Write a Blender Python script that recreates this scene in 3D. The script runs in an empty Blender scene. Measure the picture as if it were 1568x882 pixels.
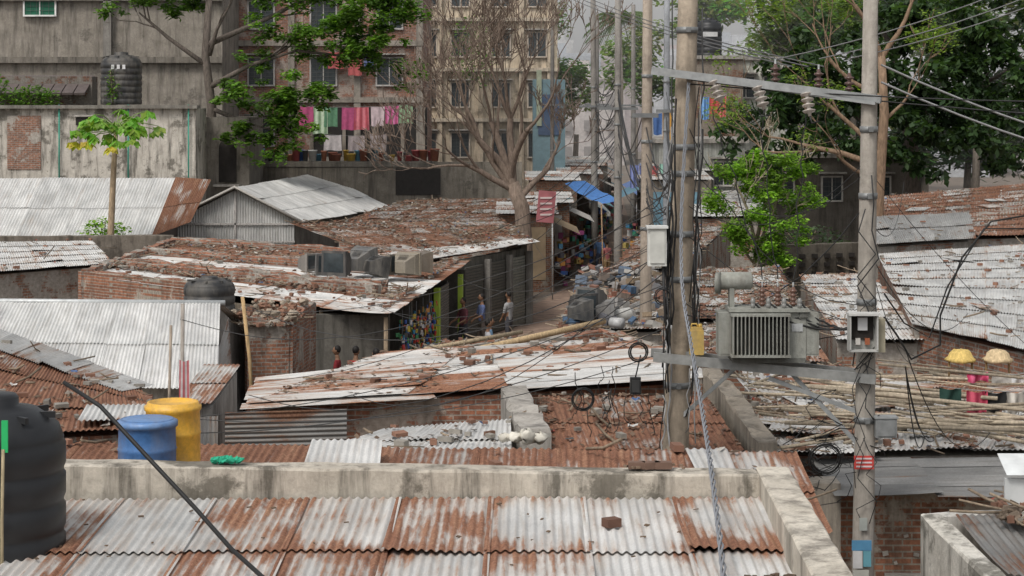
import bpy, math, random
from mathutils import Vector, Matrix
random.seed(11)
def U(a,b): return random.uniform(a,b)
V=Vector
scene=bpy.context.scene
COL=scene.collection
# ---------------------------------------------------------------- materials
def N(nt,t,**k):
    n=nt.nodes.new(t)
    for a,b in k.items(): setattr(n,a,b)
    return n
def L(nt,a,b): nt.links.new(a,b)
def base(name):
    m=bpy.data.materials.new(name); m.use_nodes=True
    nt=m.node_tree; b=nt.nodes['Principled BSDF']
    return m,nt,b
def mul(nt,a,b):
    n=N(nt,'ShaderNodeMix',data_type='RGBA',blend_type='MULTIPLY'); n.inputs[0].default_value=1
    for s,i in ((a,6),(b,7)):
        if isinstance(s,tuple): n.inputs[i].default_value=(*s,1)
        else: L(nt,s,n.inputs[i])
    return n.outputs[2]
def mix(nt,f,a,b):
    n=N(nt,'ShaderNodeMix',data_type='RGBA')
    if isinstance(f,(int,float)): n.inputs[0].default_value=f
    else: L(nt,f,n.inputs[0])
    for s,i in ((a,6),(b,7)):
        if isinstance(s,tuple): n.inputs[i].default_value=(*s,1)
        else: L(nt,s,n.inputs[i])
    return n.outputs[2]
def pos(nt,sc=(1,1,1)):
    g=N(nt,'ShaderNodeNewGeometry'); m=N(nt,'ShaderNodeMapping'); m.inputs['Scale'].default_value=sc
    L(nt,g.outputs['Position'],m.inputs['Vector']); return m.outputs[0]
def noi(nt,vec,scale,detail=5,rough=.6):
    n=N(nt,'ShaderNodeTexNoise'); n.inputs['Scale'].default_value=scale
    n.inputs['Detail'].default_value=detail; n.inputs['Roughness'].default_value=rough
    L(nt,vec,n.inputs['Vector']); return n.outputs[0]
def mr(nt,v,a,b,c,d):
    n=N(nt,'ShaderNodeMapRange'); L(nt,v,n.inputs[0])
    for i,x in enumerate((a,b,c,d)): n.inputs[i+1].default_value=x
    return n.outputs[0]
def mth(nt,op,a,b):
    n=N(nt,'ShaderNodeMath',operation=op)
    for i,s in enumerate((a,b)):
        if isinstance(s,(int,float)): n.inputs[i].default_value=s
        else: L(nt,s,n.inputs[i])
    return n.outputs[0]
def tint(nt):
    n=N(nt,'ShaderNodeAttribute',attribute_name='tint'); return n.outputs['Color']
def bump(nt,b,h,st=.3,d=.02):
    n=N(nt,'ShaderNodeBump'); n.inputs['Strength'].default_value=st; n.inputs['Distance'].default_value=d
    L(nt,h,n.inputs['Height']); L(nt,n.outputs[0],b.inputs['Normal'])
def m_basic(name,col=(1,1,1),rough=.8,metal=0.,var=.25,scale=5,st=(1,1,1),bmp=0,usetint=True,spec=.3):
    m,nt,b=base(name)
    n=noi(nt,pos(nt,st),scale)
    f=mr(nt,n,.3,.7,1-var,1+var)
    c=mul(nt,col,f)
    if usetint: c=mul(nt,c,tint(nt))
    L(nt,c,b.inputs['Base Color']); b.inputs['Roughness'].default_value=rough; b.inputs['Metallic'].default_value=metal
    b.inputs['Specular IOR Level'].default_value=spec
    if bmp: bump(nt,b,n,bmp)
    return m
def m_weather(name,c1,c2,stain=(.06,.055,.05),amt=.5,blot=(.56,.63)):
    m,nt,b=base(name)
    n1=noi(nt,pos(nt,(1,1,1)),1.6,8,.65)
    n2=noi(nt,pos(nt,(3,3,.35)),1.3,6,.7)
    n3=noi(nt,pos(nt),14,4,.7)
    n4=noi(nt,pos(nt),.9,8,.72)
    c=mix(nt,mr(nt,n1,.35,.65,0,1),c1,c2)
    c=mix(nt,mr(nt,mth(nt,'ADD',n2,mth(nt,'MULTIPLY',n3,.25)),.6,.78,0,amt),c,stain)
    c=mix(nt,mr(nt,n4,blot[0],blot[1],0,amt*.9),c,tuple(x*1.6 for x in stain))
    c=mul(nt,c,mr(nt,n3,.3,.7,.78,1.15))
    c=mul(nt,c,tint(nt))
    L(nt,c,b.inputs['Base Color']); b.inputs['Roughness'].default_value=.9
    b.inputs['Specular IOR Level'].default_value=.2
    bump(nt,b,n3,.4,.02)
    return m
CONC=m_weather('weathered_concrete',(.42,.395,.36),(.29,.27,.24),amt=.6)
PLAST=m_weather('old_plaster',(.57,.55,.51),(.40,.38,.345),amt=.65)
MOSSY=m_weather('stained_parapet_plaster',(.52,.50,.46),(.38,.36,.325),stain=(.045,.042,.035),amt=.8,blot=(.52,.58))
def m_brick(name,plaster=.5):
    m,nt,b=base(name)
    g=N(nt,'ShaderNodeNewGeometry'); s=N(nt,'ShaderNodeSeparateXYZ'); L(nt,g.outputs['Position'],s.inputs[0])
    cb=N(nt,'ShaderNodeCombineXYZ'); L(nt,mth(nt,'ADD',s.outputs[0],s.outputs[1]),cb.inputs[0]); L(nt,s.outputs[2],cb.inputs[1])
    bt=N(nt,'ShaderNodeTexBrick'); L(nt,cb.outputs[0],bt.inputs['Vector'])
    bt.inputs['Color1'].default_value=(.29,.135,.085,1); bt.inputs['Color2'].default_value=(.16,.085,.062,1)
    bt.inputs['Mortar'].default_value=(.25,.23,.2,1)
    bt.inputs['Scale'].default_value=1; bt.inputs['Brick Width'].default_value=.25; bt.inputs['Row Height'].default_value=.085
    bt.inputs['Mortar Size'].default_value=.012; bt.inputs['Bias'].default_value=-.1
    n=noi(nt,pos(nt),.9,7,.7); n3=noi(nt,pos(nt),10,4,.7)
    c=mul(nt,bt.outputs[0],mr(nt,n3,.3,.7,.6,1.35))
    pl=mix(nt,mr(nt,n3,.35,.65,0,1),(.38,.35,.31),(.25,.225,.195))
    c=mix(nt,mr(nt,n,.58-plaster*.25,.62-plaster*.25,0,1),c,pl)
    st=noi(nt,pos(nt,(3,3,.4)),1.1,6,.7)
    c=mix(nt,mr(nt,st,.52,.72,0,.65),c,(.07,.06,.05))
    c=mul(nt,c,tint(nt))
    L(nt,c,b.inputs['Base Color']); b.inputs['Roughness'].default_value=.92; b.inputs['Specular IOR Level'].default_value=.15
    bump(nt,b,mth(nt,'SUBTRACT',n3,bt.outputs['Fac']),.5,.02)
    return m
BRICK=m_brick('brickwork',.2); BRICKP=m_brick('patched_brickwork',.5)
def m_metal():
    m,nt,b=base('corrugated_zinc')
    a=N(nt,'ShaderNodeAttribute',attribute_name='suv')
    def mp(sc):
        k=N(nt,'ShaderNodeMapping'); k.inputs['Scale'].default_value=sc; L(nt,a.outputs['Vector'],k.inputs['Vector']); return k.outputs[0]
    sx=N(nt,'ShaderNodeSeparateXYZ'); L(nt,a.outputs['Vector'],sx.inputs[0])
    rib=mth(nt,'SINE',mth(nt,'MULTIPLY',sx.outputs[0],82.67),0)
    t=N(nt,'ShaderNodeAttribute',attribute_name='tint'); sp=N(nt,'ShaderNodeSeparateColor'); L(nt,t.outputs['Color'],sp.inputs[0])
    n1=noi(nt,mp((1.6,.7,1)),1,7,.62); n2=noi(nt,mp((12,.8,1)),1,5,.65); n3=noi(nt,mp((9,9,1)),3.5,4,.7)
    n4=noi(nt,mp((1.1,.6,2)),1.2,6,.6)
    s=mth(nt,'ADD',mth(nt,'MULTIPLY',n1,.52),mth(nt,'ADD',mth(nt,'MULTIPLY',n2,.38),mth(nt,'MULTIPLY',n3,.12)))
    s=mth(nt,'ADD',s,sp.outputs[0])
    s=mth(nt,'ADD',s,mth(nt,'MULTIPLY',rib,.024))
    mask=mr(nt,s,.945,1.02,0,1)
    halo=mr(nt,s,.84,1.0,0,.6)
    cr=N(nt,'ShaderNodeValToRGB'); L(nt,mth(nt,'ADD',mth(nt,'MULTIPLY',n2,.5),mth(nt,'MULTIPLY',n3,.5)),cr.inputs[0])
    e=cr.color_ramp.elements; e[0].position=.33; e[0].color=(.105,.048,.032,1); e[1].position=.7; e[1].color=(.40,.24,.15,1)
    x=e.new(.5); x.color=(.235,.11,.066,1)
    z=mix(nt,mr(nt,n4,.35,.65,0,1),(.44,.44,.43),(.66,.655,.635))
    z=mix(nt,mr(nt,n2,.48,.68,0,.5),z,(.33,.31,.28))
    z=mix(nt,halo,z,(.42,.335,.27))
    z=mul(nt,z,sp.outputs[1])
    c=mix(nt,mask,z,mul(nt,cr.outputs[0],mr(nt,sp.outputs[1],.3,1.1,.55,1.1)))
    c=mul(nt,c,mr(nt,n3,.3,.7,.85,1.1))
    L(nt,c,b.inputs['Base Color'])
    L(nt,mr(nt,mask,0,1,.5,.9),b.inputs['Roughness']); b.inputs['Metallic'].default_value=.1
    b.inputs['Specular IOR Level'].default_value=.35
    bump(nt,b,n3,.15,.006)
    return m
ZINC=m_metal()
PAINT=m_basic('painted_surface',rough=.6,var=.18,scale=3,bmp=.1)
CLOTH=m_basic('cloth',rough=.95,var=.2,scale=6,bmp=.2)
PLASTIC=m_basic('plastic',rough=.42,var=.14,scale=4,spec=.45)
def m_dusty():
    m,nt,b=base('dusty_plastic'); n=noi(nt,pos(nt,(1,1,.4)),3,7,.7); n3=noi(nt,pos(nt),18,4,.7)
    c=mul(nt,tint(nt),mr(nt,n3,.3,.7,.8,1.2)); c=mix(nt,mr(nt,n,.42,.7,.04,.5),c,(.25,.225,.19))
    L(nt,c,b.inputs['Base Color']); L(nt,mr(nt,n,.4,.7,.4,.85),b.inputs['Roughness']); return m
DUSTY=m_dusty()
WOOD=m_basic('wood',rough=.85,var=.35,scale=6,st=(4,4,1),bmp=.3)
POLEC=m_weather('pole_concrete',(.38,.355,.325),(.28,.26,.235),amt=.35)
STEEL=m_basic('galvanised_steel',(.30,.31,.31),rough=.5,metal=.3,var=.2,scale=8)
CABLE=m_basic('cable_rubber',rough=.55,var=.1)
CERAM=m_basic('glazed_ceramic',rough=.25,var=.1,spec=.5)
BARK=m_basic('bark',rough=.95,var=.4,scale=5,st=(3,3,.8),bmp=.5)
DARK=m_basic('painted_opening_shade',(.025,.022,.02),rough=.95,usetint=False)  # near-black panels: painted shade for openings that have no depth
GLASS=m_basic('window_glass',(.04,.05,.055),rough=.15,usetint=False,spec=.6)
SKIN=m_basic('skin',(.21,.115,.07),rough=.55,var=.08,usetint=False)
HAIR=m_basic('hair',(.012,.01,.009),rough=.6,usetint=False)
def m_leaf():
    m,nt,b=base('leaf')
    c=mul(nt,tint(nt),(1,1,1)); L(nt,c,b.inputs['Base Color']); b.inputs['Roughness'].default_value=.5
    b.inputs['Specular IOR Level'].default_value=.3
    tr=N(nt,'ShaderNodeBsdfTranslucent'); L(nt,mul(nt,c,(1.5,1.7,.6)),tr.inputs[0])
    ms=N(nt,'ShaderNodeMixShader'); ms.inputs[0].default_value=.35
    L(nt,b.outputs[0],ms.inputs[1]); L(nt,tr.outputs[0],ms.inputs[2])
    L(nt,ms.outputs[0],nt.nodes['Material Output'].inputs[0]); return m
LEAF=m_leaf()
def m_ground():
    m,nt,b=base('packed_earth')
    n=noi(nt,pos(nt),.6,8,.7); n3=noi(nt,pos(nt),7,6,.75)
    c=mix(nt,mr(nt,n,.35,.65,0,1),(.13,.10,.075),(.22,.18,.145)); c=mul(nt,c,mr(nt,n3,.3,.7,.6,1.35))
    L(nt,c,b.inputs['Base Color']); b.inputs['Roughness'].default_value=.95; bump(nt,b,n3,.5,.05); return m
GROUND=m_ground()
# ---------------------------------------------------------------- mesh builder
class MB:
    def __init__(s): s.v=[];s.f=[];s.m=[];s.uv=[];s.c=[];s.mats=[];s.sm=[]
    def mi(s,m):
        if m not in s.mats: s.mats.append(m)
        return s.mats.index(m)
    def add(s,vs,fs,mat,col=(1,1,1),uv=None,cols=None,smooth=False):
        o=len(s.v); k=s.mi(mat); s.v.extend(vs)
        for f in fs: s.f.append(tuple(i+o for i in f)); s.m.append(k); s.sm.append(smooth)
        s.uv.extend(uv if uv else [(p[0],p[1],p[2]) for p in vs])
        s.c.extend(cols if cols else [col]*len(vs))
    def hexa(s,b,t,mat,col=(1,1,1)):
        s.add([tuple(p) for p in b]+[tuple(p) for p in t],[(3,2,1,0),(4,5,6,7),(0,1,5,4),(1,2,6,5),(2,3,7,6),(3,0,4,7)],mat,col)
    def box(s,c,d,mat,col=(1,1,1),rz=0,rx=0,ry=0,taper=1):
        x,y,z=d[0]/2,d[1]/2,d[2]/2
        M=Matrix.Translation(V(c))@Matrix.Rotation(rz,4,'Z')@Matrix.Rotation(rx,4,'X')@Matrix.Rotation(ry,4,'Y')
        p=[(-x,-y,-z),(x,-y,-z),(x,y,-z),(-x,y,-z)]; q=[(a*taper,b*taper,z) for a,b,_ in p]
        s.hexa([M@V(a) for a in p],[M@V(a) for a in q],mat,col)
    def tube(s,pts,r,mat,col=(1,1,1),n=6,cap=True):
        pts=[V(p) for p in pts]; k=len(pts)
        if not isinstance(r,(list,tuple)): r=[r]*k
        vs=[];fs=[];prev=None
        for i,p in enumerate(pts):
            d=(pts[min(i+1,k-1)]-pts[max(i-1,0)])
            if d.length<1e-6: d=V((0,0,1))
            d.normalize()
            if prev is None:
                a=d.cross(V((0,0,1)));
                if a.length<.1: a=d.cross(V((1,0,0)))
            else: a=prev-d*prev.dot(d)
            a.normalize(); prev=a; b=d.cross(a)
            for j in range(n):
                t=2*math.pi*j/n; vs.append(tuple(p+(a*math.cos(t)+b*math.sin(t))*r[i]))
        for i in range(k-1):
            for j in range(n):
                fs.append((i*n+j,i*n+(j+1)%n,(i+1)*n+(j+1)%n,(i+1)*n+j))
        if cap: fs.append(tuple(range(n-1,-1,-1))); fs.append(tuple((k-1)*n+j for j in range(n)))
        s.add(vs,fs,mat,col,smooth=True)
    def lathe(s,c,prof,mat,col=(1,1,1),n=24,axis=(0,0,1),smooth=True):
        c=V(c); q=V((0,0,1)).rotation_difference(V(axis).normalized()); vs=[];fs=[]
        for r,h in prof:
            for j in range(n):
                t=2*math.pi*j/n; vs.append(tuple(c+q@V((r*math.cos(t),r*math.sin(t),h))))
        for i in range(len(prof)-1):
            for j in range(n): fs.append((i*n+j,i*n+(j+1)%n,(i+1)*n+(j+1)%n,(i+1)*n+j))
        fs.append(tuple(range(n-1,-1,-1))); fs.append(tuple((len(prof)-1)*n+j for j in range(n)))
        s.add(vs,fs,mat,col,smooth=smooth)
    def obj(s,name,parent=None):
        me=bpy.data.meshes.new(name); me.from_pydata(s.v,[],s.f); me.update()
        for m in s.mats: me.materials.append(m)
        me.polygons.foreach_set('material_index',s.m); me.polygons.foreach_set('use_smooth',s.sm)
        a=me.attributes.new('suv','FLOAT_VECTOR','POINT'); a.data.foreach_set('vector',[x for p in s.uv for x in p])
        a=me.attributes.new('tint','FLOAT_COLOR','POINT'); a.data.foreach_set('color',[x for p in s.c for x in (p[0],p[1],p[2],1.)])
        o=bpy.data.objects.new(name,me); COL.objects.link(o)
        if parent: o.parent=parent
        return o
def group(name):
    e=bpy.data.objects.new(name,None); e.empty_display_size=.3; COL.objects.link(e); return e
# ---------------------------------------------------------------- corrugated roofs
def bil(q,a,b):
    return (q[0]*(1-a)+q[1]*a)*(1-b)+(q[3]*(1-a)+q[2]*a)*b
def sheet(mb,q,rust,bright,pitch=.076,amp=.011,spp=6,lift0=0,lift1=0,edge=.12,ph=0,rows=4,curl=0):
    q=[V(p) for p in q]
    W=((q[1]-q[0]).length+(q[2]-q[3]).length)/2; Ln=((q[3]-q[0]).length+(q[2]-q[1]).length)/2
    n=max(4,int(W/pitch*spp)); nrm=(q[1]-q[0]).cross(q[3]-q[0]).normalized(); rnd=U(0,90)
    vs=[];uv=[];co=[];fs=[]
    el=U(0,edge) ; er=U(0,edge); eb=U(0,edge)*.9; et=U(0,edge)*.4
    if U(0,1)<.4: el=0
    if U(0,1)<.4: er=0
    sag=U(-.012,.012)
    for j in range(rows+1):
        b=j/rows
        for i in range(n+1):
            a=i/n; x=a*W+ph
            off=amp*math.sin(2*math.pi*x/pitch)+lift0*(1-b)+lift1*b+sag*math.sin(b*3.14)+curl*(1-b)**3*(a if rnd>45 else 1-a)
            vs.append(tuple(bil(q,a,b)+nrm*off)); uv.append((x,b*Ln,rnd))
            rr=rust+el*math.exp(-(a*W/.14)**2)+er*math.exp(-((1-a)*W/.14)**2)+eb*math.exp(-(b*Ln/.3)**2)+et*math.exp(-((1-b)*Ln/.25)**2)
            co.append((rr,bright,.5))
    for j in range(rows):
        for i in range(n):
            k=j*(n+1)+i; fs.append((k,k+1,k+n+2,k+n+1))
    mb.add(vs,fs,ZINC,uv=uv,cols=co,smooth=True)
def roof(mb,q,rust=(.3,.5),bright=(.85,1.1),sw=.85,sl=2.0,pitch=.076,amp=.011,spp=6,jit=.04,edge=.12,rfun=None,long=False):
    q=[V(p) for p in q]
    if long: q=[q[1],q[2],q[3],q[0]]
    W=(q[1]-q[0]).length; Ln=((q[3]-q[0]).length+(q[2]-q[1]).length)/2
    nc=max(1,round(W/sw)); nr=max(1,round(Ln/sl))
    for r in range(nr):
        for c in range(nc):
            a0=c/nc; a1=min(1,(c+1)/nc+.05/W); b0=r/nr-(.1/Ln if r else 0)+U(-jit,jit)/Ln; b1=(r+1)/nr+(U(-jit,jit)/Ln if r==nr-1 else 0)
            sq=[bil(q,a0,b0),bil(q,a1,b0),bil(q,a1,b1),bil(q,a0,b1)]
            ru=U(*rust) if rfun is None else rfun(r,c,nr,nc)
            sheet(mb,sq,ru,U(*bright),pitch,amp,spp,lift0=.022+(c%2)*.003,lift1=(c%2)*.003+.001,edge=edge,curl=(U(.02,.07) if U(0,1)<.12 else 0))
def walls(mb,q,mat,zb=0.,inset=.2,drop=.1,col=(1,1,1)):
    q=[V(p) for p in q]; c=sum(q,V((0,0,0)))/4; p=[]
    for a in q:
        d=(c-a); d.z=0; d.normalize(); p.append(a+d*inset*1.4-V((0,0,drop)))
    b=[V((a.x,a.y,zb)) for a in p]
    mb.hexa(b,p,mat,col)
def debris(mb,q,n,big=.35,zoff=.03,spread=1.,tone=1.):
    q=[V(p) for p in q]
    cl=[(U(0,1),U(0,1),U(.04,.16)) for _ in range(9)]
    for _ in range(n):
        a,b=U(.01,.99),U(.01,.99); s=U(0,1)
        if s<.35: a=round(a*3)/3+U(-.06,.06)
        elif s<.75: k=random.choice(cl); a=random.gauss(k[0],k[2]); b=random.gauss(k[1],k[2])
        a=min(max(a,.01),.99); b=min(max(b,.01),.99)
        p=bil(q,a,b); r=U(0,1)
        if r<big*.4:
            k=U(.6,1.15)*tone; f=U(.5,1); mb.box(p+V((0,0,zoff+.03)),(U(.1,.24)*f,U(.08,.12)*f,U(.05,.09)*f),CLOTH,(.24*k,.13*k,.09*k) if U(0,1)<.6 else (.27*k,.25*k,.22*k),U(0,3),U(-.2,.2))
        elif r<big*.75:
            d=V((U(-1,1),U(-1,1),U(-.05,.12))).normalized()*U(.15,.7); k=U(.5,1.3)
            mb.tube([p+V((0,0,zoff+.02)),p+d*.5+V((0,0,zoff+.02)),p+d+V((0,0,zoff+U(0,.1)))],U(.006,.02),WOOD,(.23*k,.18*k,.13*k),5)
        elif r<big:
            c=random.choice([(.45,.44,.42),(.4,.38,.34),(.1,.1,.1),(.3,.27,.22),(.45,.42,.38),(.08,.08,.08),(.22,.19,.16),(.28,.08,.06),(.08,.13,.25),(.3,.2,.14)])
            w=U(.03,.14); pts=[]
            for i in range(3):
                for j in range(3): pts.append(tuple(p+V(((i-1)*w*.5+U(-.02,.02),(j-1)*w*.5+U(-.02,.02),zoff+U(.0,.06)))))
            mb.add(pts,[(0,3,4,1),(1,4,5,2),(3,6,7,4),(4,7,8,5)],CLOTH,c)
        else:
            w=U(.03,.09); t=U(0,6.28); k=U(.5,1.3)
            e=V((math.cos(t),math.sin(t),U(-.3,.3)))*w; f=V((-math.sin(t),math.cos(t),U(-.3,.3)))*w*.5; p=p+V((0,0,zoff+.012))
            mb.add([tuple(p-e),tuple(p-f),tuple(p+e),tuple(p+f)],[(0,1,2,3)],CLOTH,(.17*k,.115*k,.08*k))
def house(name,q,wall=BRICKP,deb=0,big=.35,wc=(1,1,1),zb=0,patch=0,**k):
    g=group(name); m=MB(); roof(m,q,**k)
    qq=[V(p) for p in q]
    for _ in range(patch):
        a,b=U(.1,.85),U(.1,.85); c=bil(qq,a,b)+V((0,0,.05)); e=(qq[1]-qq[0]).normalized()*U(.35,.5); f=(qq[3]-qq[0]).normalized()*U(.6,1.2)
        R=Matrix.Rotation(U(-.25,.25),3,'Z'); e=R@e; f=R@f
        sheet(m,[c-e-f,c+e-f,c+e+f,c-e+f],U(.2,.5),U(.8,1.15),rows=2,spp=5)
    m.obj('roof',g)
    m=MB(); walls(m,q,wall,col=wc,zb=zb); m.obj('walls',g)
    if deb:
        m=MB(); debris(m,q,deb,big); m.obj('roof_litter',g)
    return g
# ---------------------------------------------------------------- ground
m=MB(); S=900
m.add([(-S,-100,0),(S,-100,0),(S,1500,0),(-S,1500,0)],[(0,1,2,3)],GROUND); m.obj('ground')
m=MB()
lane=[(-4.6,34),(-2.2,46),(-.8,58),(0.6,69),(3.0,80),(4.3,90),(5.2,100),(6.3,130),(8,170)]
vs=[];fs=[]
for i,(x,y) in enumerate(lane): vs+=[(x-1.2,y,.02),(x+1.4,y,.02)]
for i in range(len(lane)-1): fs.append((2*i,2*i+1,2*i+3,2*i+2))
m.add(vs,fs,m_basic('lane_paving',(.24,.17,.13),rough=.9,var=.35,scale=3,bmp=.4)); m.obj('lane')
# ---------------------------------------------------------------- foreground building
g=group('foreground_house')
m=MB()
A=[(-4.3,12.3,4.22),(2.18,12.3,4.22),(2.24,17.42,4.44),(-4.3,17.42,4.44)]
random.seed(6)
def rA(r,c,nr,nc): return ([.41,.34,.47,.35,.48,.35,.36,.42] if r==2 else [.43,.37,.42,.46,.38,.45,.36,.40])[c%8]+U(-.02,.02)
roof(m,A,sw=.85,sl=1.7,spp=8,edge=.19,bright=(.95,1.08),rfun=rA); m.obj('roof',g)
m=MB()
def rough_wall(mb,a,b,w,z0,z1,mat,seg=.35,col=(1,1,1),jit=.015):
    a=V(a);b=V(b); d=(b-a); L_=d.length; n=max(1,int(L_/seg)); d.normalize(); p=V((-d.y,d.x,0))
    ring=[]
    for i in range(n+1):
        c=a+d*L_*i/n; 
        def j(): return V((U(-jit,jit)*.5,U(-jit,jit)*.5,U(-jit,jit)))
        z1i=z1[0]*(1-i/n)+z1[1]*i/n if isinstance(z1,tuple) else z1
        ring.append([c+p*w/2+V((0,0,z0-c.z)), c-p*w/2+V((0,0,z0-c.z)), c-p*w/2+V((0,0,z1i-c.z-.02))+j(), c-p*(w/2-.02)+V((0,0,z1i-c.z))+j(), c+p*(w/2-.02)+V((0,0,z1i-c.z))+j(), c+p*w/2+V((0,0,z1i-c.z-.02))+j()])
    vs=[tuple(x) for r in ring for x in r]; fs=[]
    for i in range(n):
        for k in range(6): fs.append((i*6+k,i*6+(k+1)%6,(i+1)*6+(k+1)%6,(i+1)*6+k))
    fs.append((5,4,3,2,1,0)); fs.append(tuple(n*6+k for k in range(6)))
    mb.add(vs,fs,mat,col)
rough_wall(m,(-4.75,17.62,0),(2.2,17.62,0),.3,0,(4.74,4.64),MOSSY,col=(1.05,1.0,.93),seg=.3,jit=.008)
rough_wall(m,(2.36,17.78,0),(2.24,12.0,0),.3,0,(4.66,4.6),PLAST,col=(1.1,1.05,.97),seg=.3,jit=.008)
m.obj('parapet',g)
m=MB(); walls(m,A,CONC,inset=-.02,drop=.12); m.obj('walls',g)
def lump(mb,c,s,mat,col,n=8,smooth=False):
    prof=[]
    for i in range(6):
        t=math.pi*i/5; prof.append((max(.01,math.sin(t)*s),-math.cos(t)*s*.6))
    o=len(mb.v); mb.lathe(c,prof,mat,col,n,smooth=smooth); sx,sy=U(.6,1.3),U(.6,1.3)
    for i in range(o,len(mb.v)):
        x,y,z=mb.v[i]; mb.v[i]=(c[0]+(x-c[0])*sx+U(-.25,.25)*s,c[1]+(y-c[1])*sy+U(-.25,.25)*s,z+U(-.25,.25)*s)
m=MB(); m.box((.83,16.35,4.46),(.13,.11,.07),CLOTH,(.13,.07,.05),.5)
m.obj('brick',g)
m=MB()
for k in range(40): m.box((-3.15+U(-.6,.5),14.15+U(-.25,.25),4.36+U(0,.06)),(U(.03,.22),U(.02,.07),U(.01,.04)),WOOD,random.choice([(.12,.08,.06),(.3,.2,.13),(.4,.33,.25)]),U(0,3),U(-.3,.3))
m.box((-3.0,13.9,4.38),(.9,.13,.04),WOOD,(.42,.33,.24),.35)
for k in range(20): m.box((1.95+U(-.18,.18),14.75+U(-.1,.1),4.37+U(0,.03)),(U(.03,.1),U(.02,.06),.02),WOOD,(.1,.07,.05),U(0,3))
m.obj('debris_pile',g)
m=MB()
for k in range(60): p=bil([V(a) for a in A],U(.02,.98),U(.2,.97)); m.box(p+V((0,0,.03)),(U(.02,.05),U(.01,.03),.008),WOOD,(.13,.09,.06),U(0,3),U(-.3,.3))
m.obj('leaf_litter',g)
m=MB()
for x in (1.12,1.25,1.36): m.box((x,17.62,4.70),(.15,.1,.06),CLOTH,(.16,.10,.075),U(-.5,.5))
for k in range(9): m.box((1.25+U(-.3,.3),17.62+U(-.08,.08),4.69),(U(.02,.06),.03,.02),CLOTH,(.2,.14,.1),U(-.5,.5))
m.obj('brick_rubble')
m=MB()
for k in range(9): lump(m,(-2.55+U(-.12,.12),17.62+U(-.03,.03),4.75),.045,CLOTH,(.03,.33,.2))
m.obj('plastic_bag')
# water tank
def tank(name,c,r,h,col=(.016,.017,.019),ribs=6,n=40,mat=None):
    mb=MB(); prof=[(r*.97,0)]; mat=mat or DUSTY
    for i in range(ribs):
        z0=h*.82*i/ribs; dz=h*.82/ribs
        prof+=[(r*.975,z0+.01),(r,z0+dz*.18),(r,z0+dz*.8),(r*.965,z0+dz*.9)]
    prof+=[(r*.97,h*.82),(r*.9,h*.88),(r*.6,h*.95),(r*.34,h*.965),(r*.34,h*1.0),(r*.3,h*1.015),(.02,h*1.02)]
    mb.lathe(c,prof,mat,col,n)
    for k in range(8):
        t=k*math.pi/4; p=V(c)+V((math.cos(t)*r*.72,math.sin(t)*r*.72,h*.925)); mb.box(p,(r*.3,.03,.05),mat,col,t)
    return mb
mb=tank('',(-4.2,15.9,3.75),.57,1.82,mat=PLASTIC)
mb.box((-3.97,15.34,5.35),(.05,.02,.25),PLASTIC,(.02,.4,.12))
mb.tube([(-3.98,15.33,5.25),(-3.99,15.33,4.7),(-3.99,15.33,4.0)],.014,WOOD,(.3,.25,.16))
mb.obj('water_tank')
m=MB(); m.box((-4.2,15.9,1.87),(1.5,1.5,3.74),CONC); m.obj('tank_plinth')
m=MB(); m.tube([(-3.75,16.4,5.62),(-3.4,16.2,5.45),(-2.95,15.9,5.08),(-2.5,15.5,4.75),(-2.15,15.0,4.55),(-1.8,14.4,4.45),(-1.6,13.5,4.38)],.018,CABLE,(.02,.02,.02),8); m.obj('water_hose')
def drum(name,c,r,h,col,lid=None):
    mb=MB(); prof=[(r*.92,0),(r,.03),(r,h*.3),(r*1.03,h*.32),(r,h*.34),(r,h*.63),(r*1.03,h*.65),(r,h*.67),(r*.98,h*.88),(r*1.04,h*.9),(r*1.04,h*.94),(r*.95,h*.95),(r*.93,h*.98),(r*.86,h*.985),(r*.84,h*.955),(.02,h*.95)]
    mb.lathe(c,prof,DUSTY,col,32)
    if lid: mb.lathe((c[0],c[1],c[2]+h*.9),[(r*1.06,0),(r*1.06,.05),(r*.9,.07)],DUSTY,lid,32)
    return mb.obj(name)
drum('plastic_drum',(-3.5,18.8,4.08),.275,.86,(.05,.15,.36),(.11,.23,.46))
drum('plastic_drum',(-3.36,19.42,4.08),.27,.93,(.72,.40,.04))
# ---------------------------------------------------------------- roof B and patch
random.seed(21)
house('rusty_roof_house',[(-6.4,18.0,4.02),(2.95,18.0,3.98),(3.05,21.0,4.2),(-6.4,21.2,4.3)],rust=(.47,.6),bright=(.75,1.0),deb=80,sl=1.6)
m=MB(); roof(m,[(-2.12,19.6,4.2),(-1.33,19.6,4.2),(-1.36,20.6,4.42),(-2.1,20.6,4.42)],rust=(.34,.38),bright=(1,1.05)); roof(m,[(1.9,19.6,4.13),(2.3,19.6,4.12),(2.3,20.9,4.25),(1.85,20.9,4.25)],rust=(.3,.3)); m.obj('corrugated_sheet')
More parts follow.
